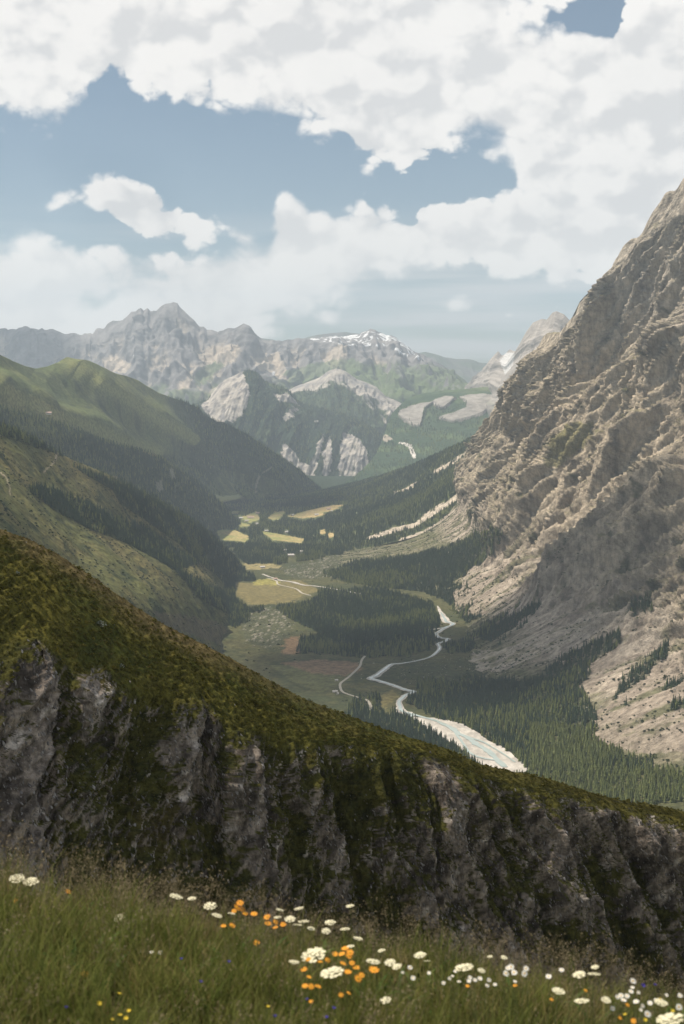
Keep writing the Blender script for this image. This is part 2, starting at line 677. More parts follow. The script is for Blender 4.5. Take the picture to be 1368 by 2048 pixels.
def far_col(V, N, s, t, px, py, d):
    n1 = fbm(s, t, 900, 5, 0.6, seed=21)
    n2 = fbm(s + 0.3 * t, t * 0.3, 150, 4, 0.6, seed=22)
    nx = px + 14 * n1
    ny = py + 14 * n2
    z = V[..., 2]
    c = lerp(ROCK * 0.95, ROCKD * 0.8, sstep(-0.15, 0.35, n2 + 0.3 * n1))
    c = lerp(c, ROCKL * 0.95, sstep(0.2, 0.75, -n2 + 0.5 * n1) * 0.6)
    # pale scree in the hollows
    sc = sstep(0.1, 0.6, -d / 160 + 0.5 * n1) * sstep(0.35, 0.6, N[..., 2])
    c = lerp(c, SCREE * 1.0, sc * 0.85)
    for poly in ([(400, 722), (415, 690), (470, 690), (488, 700), (470, 720), (450, 732), (415, 728)], [(505, 715), (560, 705), (570, 740), (560, 755), (520, 740)],
                 [(640, 705), (690, 690), (700, 725), (680, 740), (655, 730)], [(345, 800), (350, 770), (380, 745), (383, 760), (360, 800)],
                 [(205, 720), (225, 710), (262, 728), (245, 748), (210, 742)], [(380, 815), (390, 790), (440, 770), (440, 800), (400, 830)]):
        c = lerp(c, SCREE * 1.05, inpoly(nx, ny, poly) * 0.9)
    # alpine grass lower down and to the right
    gm = sstep(0.0, 0.35, (py - 745) / 60 + 0.9 * n1 + (px - 560) / 900) * sstep(0.32, 0.62, N[..., 2] + 0.2 * n2)
    c = lerp(c, C(0.115, 0.155, 0.07), gm * 0.85)
    for poly in ([(395, 745), (430, 725), (450, 728), (420, 760), (385, 775)], [(560, 745), (660, 720), (720, 720), (780, 745), (860, 770), (900, 790), (800, 800), (700, 770), (600, 775)]):
        c = lerp(c, C(0.12, 0.165, 0.07), inpoly(nx, ny, poly) * 0.7)
    # forest at the foot
    fm = sstep(0.0, 0.3, (py - 790) / 40 + 0.8 * n1)
    c = lerp(c, WOOD * 1.5, fm * 0.8)
    # the rounded peak's snow patches
    sn = (inpoly(px + 4 * n2, py + 4 * n1, [(615, 676), (700, 668), (735, 662), (770, 668), (800, 680), (850, 722), (820, 716), (775, 690), (700, 690), (640, 684)])
          & (n2 + 0.5 * perlin(s / 60 + t / 200, t / 45, 5) > 0.12))
    c = lerp(c, SNOW, sn * 0.92)
    sp = (perlin(s / 150, t / 110, 41) > 0.78) & (py > 700) & (py < 765) & (N[..., 2] > 0.45)
    c = lerp(c, SNOW, sp * 0.8)
    return c, np.clip(fm, 0, 1)


loft('mountains_far', far_rows, [14, 70, 70, 70, 30], 760, far_disp, far_col, m_far, axis=0, usm=0)

# hazy blue ridges behind the saddle
back_sky = [(480, 672), (545, 679), (580, 690), (616, 674), (640, 669), (666, 666), (690, 664), (717, 667), (760, 690), (838, 706), (851, 704), (869, 708), (888, 714), (914, 718), (933, 718),
            (946, 720), (959, 725), (985, 727), (1040, 735), (1100, 745)]


def back_col(V, N, s, t, px, py, d):
    n = fbm(s, t, 500, 4, 0.6, seed=31)
    c = lerp(C(0.10, 0.13, 0.09), C(0.15, 0.15, 0.14), sstep(-0.3, 0.4, n))
    c = lerp(c, SNOW, ((perlin(s / 130, t / 60, 33) > 0.82) & (py > 722)) * 0.8)
    return c, np.zeros_like(s)


loft('ridge_behind', [[(x, y + 60, 24500) for x, y in back_sky], [(x, y, 22500) for x, y in back_sky], [(x, 775, 20500) for x, y in back_sky], [(x, 860, 18500) for x, y in back_sky]],
     [6, 30, 12], 240, lambda V, N, s, t, q: gullies(s, t, 900, 4, 0.5, 2, seed=9) * 90 * sstep(0.1, 0.3, q), back_col, m_far)

# far valley with the moraine tongues
ev_rows = [[(640, 1000, 10500), (1010, 1000, 10500)], [(735, 930, 11300), (1000, 930, 11300)], [(764, 880, 12000), (992, 872, 12000)], [(786, 826, 12700), (996, 815, 12700)],
           [(812, 800, 13000), (1000, 788, 13000)], [(850, 785, 13300), (1004, 772, 13300)], [(880, 790, 13900), (1010, 780, 13900)]]
MOR1 = [(796, 826), (804, 818), (838, 806), (865, 804), (878, 795), (904, 792), (912, 797), (890, 816), (880, 819), (869, 813), (867, 806), (851, 816), (848, 827), (840, 853), (827, 854),
        (811, 845), (798, 837)]
MOR2 = [(917, 797), (932, 791), (969, 787), (990, 790), (985, 812), (965, 830), (930, 840), (904, 845), (874, 838), (880, 833), (909, 825), (930, 813), (934, 805)]
FARRIV = [(798, 884), (812, 889), (822, 892), (826, 900), (825, 909), (828, 916)]


def ev_disp(V, N, s, t, q):
    px, py = proj(V)
    m = np.maximum(inpoly(px, py, MOR1), inpoly(px, py, MOR2)).astype(float)
    return fbm(s, t, 500, 5, 0.5, seed=51) * 22 + m * 22


def ev_col(V, N, s, t, px, py, d):
    n = fbm(s, t, 300, 4, 0.6, seed=52)
    c = lerp(C(0.045, 0.075, 0.035), C(0.09, 0.13, 0.05), sstep(-0.1, 0.4, n))
    c = lerp(c, C(0.15, 0.18, 0.08), sstep(790, 760, py + 20 * n))
    nx, ny = px + 7 * n, py + 3 * n + 2.5 * perlin(s / 90, t / 90, 3)
    m = inpoly(nx, ny, MOR1) | inpoly(nx, ny, MOR2)
    c = lerp(c, lerp(C(0.27, 0.25, 0.225), C(0.37, 0.345, 0.31), sstep(-.4, .4, n + 0.6 * perlin(s / 60, t / 60, 8))), m)
    m2 = linedist(nx, ny, FARRIV) < np.interp(py, [884, 905, 916], [2.0, 5.5, 2.5])
    c = lerp(c, GRAVEL * 1.1, m2)
    for p in ([(752, 870), (775, 870), (785, 880), (770, 884)], [(905, 800), (912, 797), (914, 800)]):
        c = lerp(c, SCREE, inpoly(nx, ny, p) * 0.8)
    return c, (1 - m) * sstep(-0.3, 0.0, n) * sstep(800, 815, py)


loft('valley_far', ev_rows, [20, 40, 50, 50, 30, 10], 260, ev_disp, ev_col, m_far, cuts=())

# the second rocky ridge and the wooded buttress in front of it
r2_sky = [(540, 800), (590, 774), (614, 764), (636, 756), (656, 743), (672, 737), (684, 740), (696, 745), (714, 758), (733, 765), (754, 774), (772, 793), (790, 800), (804, 808), (812, 830), (830, 870)]


def r2_col(V, N, s, t, px, py, d):
    n1 = fbm(s, t, 500, 4, 0.6, seed=61)
    n2 = fbm(s, t, 110, 4, 0.6, seed=62)
    top = np.interp(px, [p[0] for p in r2_sky], [p[1] for p in r2_sky])
    c = lerp(C(0.05, 0.075, 0.042), C(0.085, 0.115, 0.055), sstep(-0.1, 0.4, n2))
    band = np.interp(px, [590, 650, 700, 760, 800, 830], [10, 28, 34, 36, 32, 12])
    rk = sstep(1.15, 0.75, (py - top) / band + 0.55 * n2 + 0.4 * n1)
    c = lerp(c, lerp(ROCKL * 1.1, ROCK, sstep(-.2, .4, n2)), rk)
    for p in ([(730, 806), (742, 802), (752, 815), (748, 822)], [(760, 828), (772, 838), (775, 850), (768, 846)]):
        c = lerp(c, ROCKL, inpoly(px, py, p) * 0.8)
    return c, (1 - rk)


loft('ridge_rocky', [[(x, y + 60, 14800) for x, y in r2_sky], [(x, y, 14200) for x, y in r2_sky], [(x - 6, y * 0.6 + 0.4 * 860, 13700) for x, y in r2_sky],
                     [(x - 14, 905 - max(0, 620 - x) * 0.1, 13000) for x, y in r2_sky], [(x - 20, 985, 12500) for x, y in r2_sky]],
     [6, 50, 50, 20], 260, lambda V, N, s, t, q: (gullies(s, t, 420, 5, 0.55, 2, seed=12) * 60 + ridged(s, t, 300, 4, 0.5, seed=13) * 25) * (0.12 + 0.88 * sstep(0.08, 0.22, q)),
     r2_col, m_far)

kn_sky = [(330, 850), (380, 812), (416, 796), (435, 772), (450, 760), (464, 753), (476, 747), (485, 743), (500, 740), (514, 745), (522, 754), (529, 761), (545, 768), (564, 774), (577, 780), (593, 798), (606, 808),
          (640, 815), (680, 826), (720, 842), (750, 862), (775, 888), (795, 920), (820, 962)]


def kn_col(V, N, s, t, px, py, d):
    n1 = fbm(s, t, 420, 4, 0.6, seed=71)
    n2 = fbm(s, t, 80, 4, 0.62, seed=72)
    n3 = fbm(s, t * 0.25, 60, 4, 0.6, seed=73)
    nx, ny = px + 9 * n2 + 7 * n1, py + 9 * n1 + 8 * n2
    c = lerp(C(0.035, 0.055, 0.035), C(0.075, 0.105, 0.05), sstep(0.0, 0.5, n1 + 0.3 * n2))
    rk = np.zeros_like(px)
    for p in ([(400, 812), (420, 785), (450, 755), (486, 742), (490, 765), (480, 800), (470, 830), (440, 850), (415, 830)],
              [(455, 840), (480, 790), (490, 755), (500, 790), (485, 830), (465, 845)],
              [(548, 790), (575, 785), (590, 800), (600, 812), (560, 806)], [(565, 835), (588, 815), (598, 820), (572, 845)],
              [(560, 905), (570, 885), (590, 905), (600, 925), (605, 950), (575, 930)], [(618, 935), (632, 880), (648, 868), (640, 905), (622, 955)],
              [(675, 965), (680, 890), (688, 866), (702, 868), (722, 880), (735, 905), (745, 940), (742, 965), (710, 968)],
              [(745, 918), (765, 935), (772, 960), (762, 955)], [(598, 925), (625, 930), (632, 968), (605, 960)], [(643, 905), (660, 870), (664, 905), (655, 965), (648, 965)]):
        rk = np.maximum(rk, inpoly(nx, ny, p))
    st = sstep(0.3, -0.3, n3)
    rk = rk * np.where(py > 860, sstep(-0.25, 0.25, n3 + 0.35), 1.0)
    c = lerp(c, lerp(ROCKL * 1.12, ROCK * 0.85, sstep(-0.15, 0.35, n2)), rk)
    for p in ([(530, 765), (570, 778), (585, 790), (560, 786)], [(520, 880), (545, 840), (560, 835), (530, 885)]):
        c = lerp(c, C(0.15, 0.19, 0.085), inpoly(nx, ny, p) * 0.6)
    return c, (1 - rk) * sstep(-0.55, -0.15, n1)


loft('buttress_wooded', [[(x, y + 70, 13300) for x, y in kn_sky], [(x, y, 12700) for x, y in kn_sky], [(x + 6, y * 0.62 + 0.38 * 880, 12300) for x, y in kn_sky],
                         [(x + 10, max(y + 20, 905), 11900) for x, y in kn_sky], [(x + 10, max(y + 40, 988), 11600) for x, y in kn_sky]],
     [6, 60, 70, 60], 420, lambda V, N, s, t, q: (gullies(s + 0.25 * t, t, 330, 5, 0.55, 2.6, seed=15) * 52 + ridged(s, t, 220, 4, 0.5, seed=16) * 16) * (0.10 + 0.90 * sstep(0.06, 0.2, q)),
     kn_col, m_far)

# pale granite peaks far on the right
pk_sky = [(940, 790), (965, 745), (975, 727), (983, 716), (996, 702), (1004, 712), (1011, 708), (1019, 699), (1030, 703), (1040, 686), (1052, 664), (1066, 645), (1083, 638), (1094, 640), (1105, 626), (1114, 623),
          (1129, 628), (1140, 640), (1175, 650), (1230, 610), (1330, 580), (1450, 560)]


def pk_y(x):
    return np.interp(x, [940, 1010, 1030, 1060, 1110, 1200, 1450], [14500, 14000, 12500, 11300, 10800, 10400, 10000])


def pk_col(V, N, s, t, px, py, d):
    n1 = fbm(s, t, 500, 4, 0.6, seed=81)
    n2 = fbm(s + t * 0.3, t * 0.3, 110, 4, 0.6, seed=82)
    c = lerp(C(0.36, 0.33, 0.30), C(0.17, 0.16, 0.155), sstep(-0.05, 0.45, n2 + 0.25 * n1))
    c = lerp(c, C(0.17, 0.17, 0.12), sstep(0.25, 0.5, n1) * 0.6)
    c = lerp(c, SNOW, (inpoly(px + 4 * n2, py + 4 * n1, [(1000, 722), (1012, 706), (1028, 706), (1024, 730), (1008, 750)])) * 0.5)
    gm = sstep(0.0, 0.5, (py - 800) / 40 + n1 + (1000 - px) / 80)
    c = lerp(c, C(0.10, 0.13, 0.06), gm * 0.6 * sstep(0.3, 0.6, N[..., 2]))
    return c, np.zeros_like(px)


loft('peaks_pale', [[(x + 30, y + 40, pk_y(x) + 900) for x, y in pk_sky], [(x, y, pk_y(x)) for x, y in pk_sky], [(x - 25, 0.6 * y + 0.4 * 800, pk_y(x) - 150) for x, y in pk_sky],
                    [(x - 50, 850 + (x - 940) * 0.08, pk_y(x) - 500) for x, y in pk_sky], [(x - 60, 960, pk_y(x) - 900) for x, y in pk_sky]],
     [6, 60, 60, 20], 300, lambda V, N, s, t, q: (gullies(s + 0.35 * t, t, 380, 5, 0.55, 2.4, seed=18) * 62 + ridged(s, t, 200, 4, 0.5, seed=19) * 30) * (0.12 + 0.88 * sstep(0.06, 0.25, q)),
     pk_col, m_far)

# ------------------------------------------------------------------ left side of the valley
a_sky = [(-320, 640), (-200, 668), (-100, 690), (0, 710), (26, 723), (50, 732), (71, 737), (95, 733), (111, 729), (129, 731), (147, 737), (168, 737), (195, 742), (211, 741), (232, 748), (253, 752), (276, 761), (292, 772),
         (316, 785), (342, 795), (366, 803), (398, 816), (406, 829), (432, 843), (448, 844), (477, 860), (491, 866), (521, 888), (565, 915), (599, 938), (629, 965), (650, 984), (690, 1010)]


def a_y(x):
    return np.interp(x, [-320, 0, 276, 477, 650, 690], [5200, 6100, 7900, 9200, 10300, 10500])


RIB1 = [(147, 737), (180, 752), (215, 780), (260, 805), (300, 835), (345, 860), (390, 885)]
RIB2 = [(0, 770), (40, 800), (110, 832), (175, 850), (215, 870), (265, 893), (315, 905)]


def a_disp(V, N, s, t, q):
    px, py = proj(V)
    g = ridged(V[..., 1] * 0.8 + 0.7 * V[..., 0], V[..., 0] * 0.35, 800, 5, 0.5, seed=25) * 40 + fbm(V[..., 0], V[..., 1] * 0.7, 200, 5, 0.55, seed=26) * 16
    g = g * (0.1 + 0.9 * sstep(0.08, 0.25, q))
    g = g + 55 * np.exp(-(linedist(px, py, RIB1) / 24) ** 2) + 55 * np.exp(-(linedist(px, py, RIB2) / 24) ** 2) * sstep(0.1, 0.2, q)
    return g


def a_col(V, N, s, t, px, py, d):
    n1 = fbm(V[..., 0], V[..., 1] * 0.6, 450, 5, 0.6, seed=91)
    n2 = fbm(V[..., 0], V[..., 1] * 0.6, 85, 4, 0.6, seed=92)
    c = lerp(C(0.105, 0.13, 0.052), C(0.17, 0.175, 0.07), sstep(-0.3, 0.4, n1 + 0.4 * n2))
    c = lerp(c, C(0.055, 0.07, 0.035), sstep(-0.05, 0.35, n2 + 0.3 * n1) * 0.85)
    rb = np.exp(-(linedist(px, py + 6, RIB1) / 15) ** 2) + np.exp(-(linedist(px, py, RIB2) / 17) ** 2)
    c = lerp(c, C(0.27, 0.27, 0.10), np.clip(rb + 0.3 * n2 * rb, 0, 1) * 0.8)  # paler grass on the ribs, with the sun they catch painted in
    al = inpoly(px + 12 * n1, py + 8 * n2, [(-160, 760), (0, 765), (60, 790), (130, 828), (125, 845), (60, 840), (0, 838), (-160, 830)])
    c = lerp(c, C(0.27, 0.255, 0.10), al * sstep(-0.5, 0.3, n2) * 0.8)
    # forest low on the ridge's far end and below the alps
    top = np.interp(px, [p[0] for p in a_sky], [p[1] for p in a_sky])
    fr = sstep(0.0, 0.35, (px - 330) / 120 + 0.55 * n1 - 0.2 * (rb > 0.4))
    fr = np.maximum(fr, sstep(0.0, 0.35, (py - 845 - 0.16 * px) / 60 + 0.6 * n1)) * (rb < 0.6)
    cl = inpoly(px + 14 * n1, py + 9 * n2, [(400, 985), (450, 940), (505, 950), (560, 960), (580, 985), (480, 1010)]) & (n2 > -0.15)
    fr = fr * (1 - cl * 0.9)
    c = lerp(c, C(0.045, 0.062, 0.036), np.clip(fr, 0, 1) * 0.85)
    pth = linedist(px + 3 * n2, py, [(543, 935), (520, 950), (514, 968), (512, 985)]) < 1.6
    c = lerp(c, SCREE, pth * 0.6)
    return c, np.clip(fr, 0, 1) * sstep(-0.5, 0.0, n2)


loft('mountainside_left_far', [[(x + 20, y + 70, a_y(x) + 700) for x, y in a_sky], [(x, y, a_y(x)) for x, y in a_sky],
                               [(x * 0.97 - 20, y + 55 - max(0, x - 420) * 0.14, a_y(x) - 600 + max(0, x - 400) * 0.6) for x, y in a_sky],
                               [(x * 0.92 - 30, y + 120 - max(0, x - 330) * 0.30, a_y(x) - 1100 + max(0, x - 300) * 1.1) for x, y in a_sky],
                               [(x * 0.90 - 25, max(y + 210 - max(0, x - 230) * 0.46, y + 18), a_y(x) - 1800 + max(0, x - 250) * 2.1) for x, y in a_sky],
                               [(x * 0.88 - 15, max(y + 300 - max(0, x - 200) * 0.60, y + 40), a_y(x) - 2100 + max(0, x - 250) * 2.2) for x, y in a_sky]],
     [8, 50, 50, 60, 30], 420, a_disp, a_col, m_left, usm=15)

# wooded spur below the alps
b_sky = [(-300, 770), (-150, 795), (0, 815), (60, 830), (130, 850), (200, 880), (260, 895), (310, 908), (350, 935), (400, 968), (440, 1003), (470, 1035), (500, 1062)]


def b_y(x):
    return np.interp(x, [-300, 0, 200, 310, 440, 500], [4700, 5200, 5900, 6500, 7300, 7600])


def b_col(V, N, s, t, px, py, d):
    n1 = fbm(V[..., 0], V[..., 1] * 0.6, 300, 4, 0.6, seed=101)
    n2 = fbm(V[..., 0], V[..., 1] * 0.6, 65, 4, 0.6, seed=102)
    c = lerp(C(0.05, 0.068, 0.034), C(0.115, 0.135, 0.055), sstep(0.0, 0.5, n1))
    gl = inpoly(px + 8 * n2, py + 6 * n1, [(262, 890), (290, 888), (318, 902), (312, 914), (285, 904)]) | inpoly(px + 6 * n2, py + 4 * n1, [(165, 858), (185, 855), (192, 866), (172, 868)]) \
        | inpoly(px + 6 * n2, py + 4 * n1, [(210, 950), (235, 953), (236, 966), (218, 962)])
    c = lerp(c, C(0.24, 0.20, 0.085), gl * 0.9)
    rk = inpoly(px + 6 * n2, py + 9 * n1, [(335, 940), (345, 938), (352, 962), (340, 960)]) | inpoly(px + 5 * n2, py + 8 * n1, [(310, 965), (325, 962), (326, 985), (314, 985)])
    c = lerp(c, ROCKL, rk * 0.5)
    return c, np.where(gl | rk, 0, sstep(-0.5, -0.1, n1 + 0.3 * n2))


loft('mountainside_left_mid', [[(x + 15, y + 60, b_y(x) + 400) for x, y in b_sky], [(x, y, b_y(x)) for x, y in b_sky], [(x * .98 - 15, y + 62, b_y(x) - 350) for x, y in b_sky],
                               [(x * .96 - 20, y + 140, b_y(x) - 800) for x, y in b_sky], [(x * .95 - 20, y + 230, b_y(x) - 1100) for x, y in b_sky]],
     [8, 50, 50, 20], 300, lambda V, N, s, t, q: (gullies(s + 0.5 * t, t, 420, 4, 0.5, 2.5, seed=28) * 26 + fbm(s, t, 120, 4, 0.5, seed=29) * 9) * (0.15 + 0.85 * sstep(0.08, 0.25, q)),
     b_col, m_left, usm=9)

c_sky = [(-320, 700), (-150, 782), (0, 850), (45, 868), (90, 893), (150, 922), (220, 951), (260, 972), (300, 992), (350, 1020), (400, 1052), (440, 1085), (470, 1115), (492, 1142), (510, 1170)]


def c_y(x):
    return np.interp(x, [-320, 0, 220, 400, 510], [2900, 3600, 4300, 5100, 5800])


def c_col(V, N, s, t, px, py, d):
    n1 = fbm(V[..., 0], V[..., 1] * 0.6, 230, 5, 0.6, seed=111)
    n2 = fbm(V[..., 0], V[..., 1] * 0.6, 42, 4, 0.6, seed=112)
    c = lerp(C(0.125, 0.13, 0.05), C(0.21, 0.18, 0.075), sstep(-0.25, 0.4, n1 + 0.5 * n2))
    c = lerp(c, C(0.05, 0.066, 0.03), sstep(0.02, 0.30, n2 - 0.25 * n1) * 0.85)
    top = np.interp(px, [p[0] for p in c_sky], [p[1] for p in c_sky])
    nx, ny = px + 16 * n1 + 5 * n2, py + 12 * n1 + 5 * n2
    fr = np.zeros_like(px)
    for p in ([(60, 985), (80, 970), (160, 1000), (220, 1030), (300, 1060), (340, 1090), (400, 1130), (350, 1140), (260, 1090), (180, 1060), (110, 1020)],
              [(-60, 825), (0, 848), (110, 900), (130, 915), (60, 890), (0, 868), (-60, 850)],
              [(150, 935), (250, 970), (330, 1010), (400, 1050), (470, 1110), (520, 1180), (480, 1210), (430, 1150), (360, 1090), (290, 1040), (250, 1015), (240, 990), (180, 955)],
              [(340, 1130), (430, 1180), (500, 1210), (470, 1235), (400, 1200)]):
        fr = np.maximum(fr, inpoly(nx, ny, p))
    sp = (n2 > 0.42) & (n1 > -0.1)
    fr = np.maximum(fr * sstep(-0.55, -0.2, n2), np.maximum(sp * 0.45, np.where(n1 > 0.05, 0.30, 0.10)))
    c = lerp(c, C(0.06, 0.075, 0.035), (fr > 0.5) * 0.8)
    pth = (linedist(px + 3 * n2, py + 2 * n1, [(115, 907), (108, 925), (92, 940), (88, 945)]) < 1.7) | (linedist(px + 3 * n2, py, [(2, 945), (14, 958), (19, 975), (20, 990)]) < 1.3)
    c = lerp(c, C(0.42, 0.35, 0.25), pth * 0.8)
    rb = inpoly(nx, ny, [(300, 1220), (430, 1240), (480, 1270), (440, 1290), (330, 1250)])
    c = lerp(c, C(0.16, 0.125, 0.085), rb * 0.6)
    return c, fr


loft('mountainside_left_near', [[(x + 25, y + 60, c_y(x) + 450) for x, y in c_sky], [(x, y, c_y(x)) for x, y in c_sky],
                                [(x * 0.99 - 10, y + 80 - max(0, x - 300) * 0.16, c_y(x) - 400) for x, y in c_sky],
                                [(x * 0.99, y + 190 - max(0, x - 150) * 0.30, c_y(x) + float(np.interp(x, [0, 350, 440, 510], [-1000, -950, -790, -700]))) for x, y in c_sky],
                                [(x * 1.0 + 10, y + 330 - max(0, x - 50) * 0.42, c_y(x) + float(np.interp(x, [0, 300, 440, 510], [-1500, -1400, -1120, -1000]))) for x, y in c_sky],
                                [(x * 1.0 + 15, y + 480 - max(0, x) * 0.5, c_y(x) + float(np.interp(x, [0, 440, 510], [-1900, -1560, -1450]))) for x, y in c_sky]],
     [8, 60, 70, 60, 20], 420, lambda V, N, s, t, q: (ridged(V[..., 1] + 0.7 * V[..., 0], V[..., 0] * 0.35, 420, 4, 0.5, seed=35) * 15 + fbm(V[..., 0], V[..., 1] * 0.7, 90, 5, 0.6, seed=36) * 9) * (0.15 + 0.85 * sstep(0.05, 0.2, q)),
     c_col, m_left, usm=9)

# ------------------------------------------------------------------ wooded fan across the valley
g_rows = [[(690, 1010, 11000), (1060, 900, 8600)],
          [(540, 998, 10200), (640, 984, 10200), (700, 970, 9800), (760, 955, 9200), (820, 935, 8600), (880, 907, 8000), (930, 884, 7500), (975, 862, 7000), (1040, 830, 6800)],
          [(430, 1016, 8500), (540, 1012, 8600), (640, 1005, 8500), (720, 996, 8200), (800, 984, 7800), (870, 963, 7300), (930, 940, 6900), (1030, 905, 6600)],
          [(415, 1054, 7350), (500, 1052, 7400), (600, 1051, 7350), (700, 1045, 7000), (790, 1033, 6700), (870, 1008, 6500), (930, 983, 6400), (1030, 950, 6300)],
          [(410, 1107, 6230), (470, 1106, 6250), (600, 1105, 6250), (700, 1102, 6200), (780, 1088, 6150), (850, 1066, 6200), (930, 1038, 6150), (1030, 1000, 6100)]]
VILL = [[(470, 1044), (490, 1046), (505, 1052), (480, 1054)], [(600, 1026), (640, 1022), (650, 1030), (606, 1038)], [(640, 1060), (650, 1058), (652, 1066), (640, 1068)], [(560, 1128), (620, 1120), (640, 1126), (600, 1134)],
        [(482, 1037), (512, 1022), (520, 1038), (500, 1046)], [(534, 1036), (548, 1024), (570, 1022), (562, 1034), (548, 1040)], [(570, 1032), (620, 1020), (665, 1010), (690, 1010), (660, 1022), (600, 1036)],
        [(463, 1022), (480, 1020), (478, 1028), (464, 1029)], [(436, 1036), (450, 1034), (456, 1046), (444, 1050)], [(432, 1058), (470, 1060), (500, 1074), (490, 1084), (440, 1080)],
        [(522, 1062), (560, 1068), (610, 1078), (600, 1086), (545, 1080)], [(656, 1066), (668, 1066), (668, 1076), (658, 1076)]]


def g_col(V, N, s, t, px, py, d):
    n1 = fbm(s, V[..., 1], 260, 4, 0.6, seed=121)
    n2 = fbm(s, V[..., 1], 60, 4, 0.6, seed=122)
    c = lerp(C(0.075, 0.092, 0.042), C(0.12, 0.13, 0.055), sstep(-0.2, 0.4, n2))
    op = np.zeros_like(px)
    for p in VILL:
        op = np.maximum(op, inpoly(px + 7 * n2 + 4 * n1, py + 2.5 * n1 + 2 * n2, p))
    c = lerp(c, lerp(C(0.26, 0.27, 0.10), C(0.40, 0.31, 0.15), sstep(-0.3, 0.3, n1 + (px - 530) / 300)), op)
    sc = np.zeros_like(px)
    for ln, w in (([(740, 1075), (830, 1050), (900, 1005), (955, 955), (985, 930)], 5), ([(805, 1080), (880, 1045), (925, 1005), (950, 985)], 5), ([(790, 985), (815, 978), (832, 968)], 3.5),
                  ([(870, 945), (905, 925), (940, 900)], 4)):
        sc = np.maximum(sc, linedist(px + 9 * n2, py + 6 * n1, ln) < w * (0.8 + 0.9 * n1 + 0.7 * n2))
    c = lerp(c, SCREE * 1.05, sc * 0.9)
    return c, np.where((op > 0.5) | ((sc > 0.5) & (n2 < 0.25)), 0, sstep(-0.75, -0.4, n1) * (0.75 + 0.3 * (n2 > 0)))


loft('slope_wooded', g_rows, [8, 50, 60, 60], 320, lambda V, N, s, t, q: fbm(s, V[..., 1], 420, 4, 0.5, seed=125) * 12 * sstep(0.05, 0.2, q), g_col, m_floor, usm=25)

# ------------------------------------------------------------------ valley floor
gx = np.concatenate([np.linspace(-2600, -700, 20)[:-1], np.linspace(-700, 700, 260), np.linspace(700, 2600, 20)[1:]])
gy = np.concatenate([np.linspace(-2500, 2400, 20)[:-1], 2400 * (9000 / 2400) ** np.linspace(0, 1, 270), np.linspace(9000, 26000, 30)[1:]])
RIV = [(860, 1246, 12), (884, 1238, 12), (884, 1252, 10), (906, 1250, 9), (905, 1253, 8), (880, 1262, 8), (848, 1266, 7), (872, 1272, 8), (880, 1282, 8), (900, 1283, 9), (895, 1288, 8), (878, 1290, 8), (878, 1300, 9)]


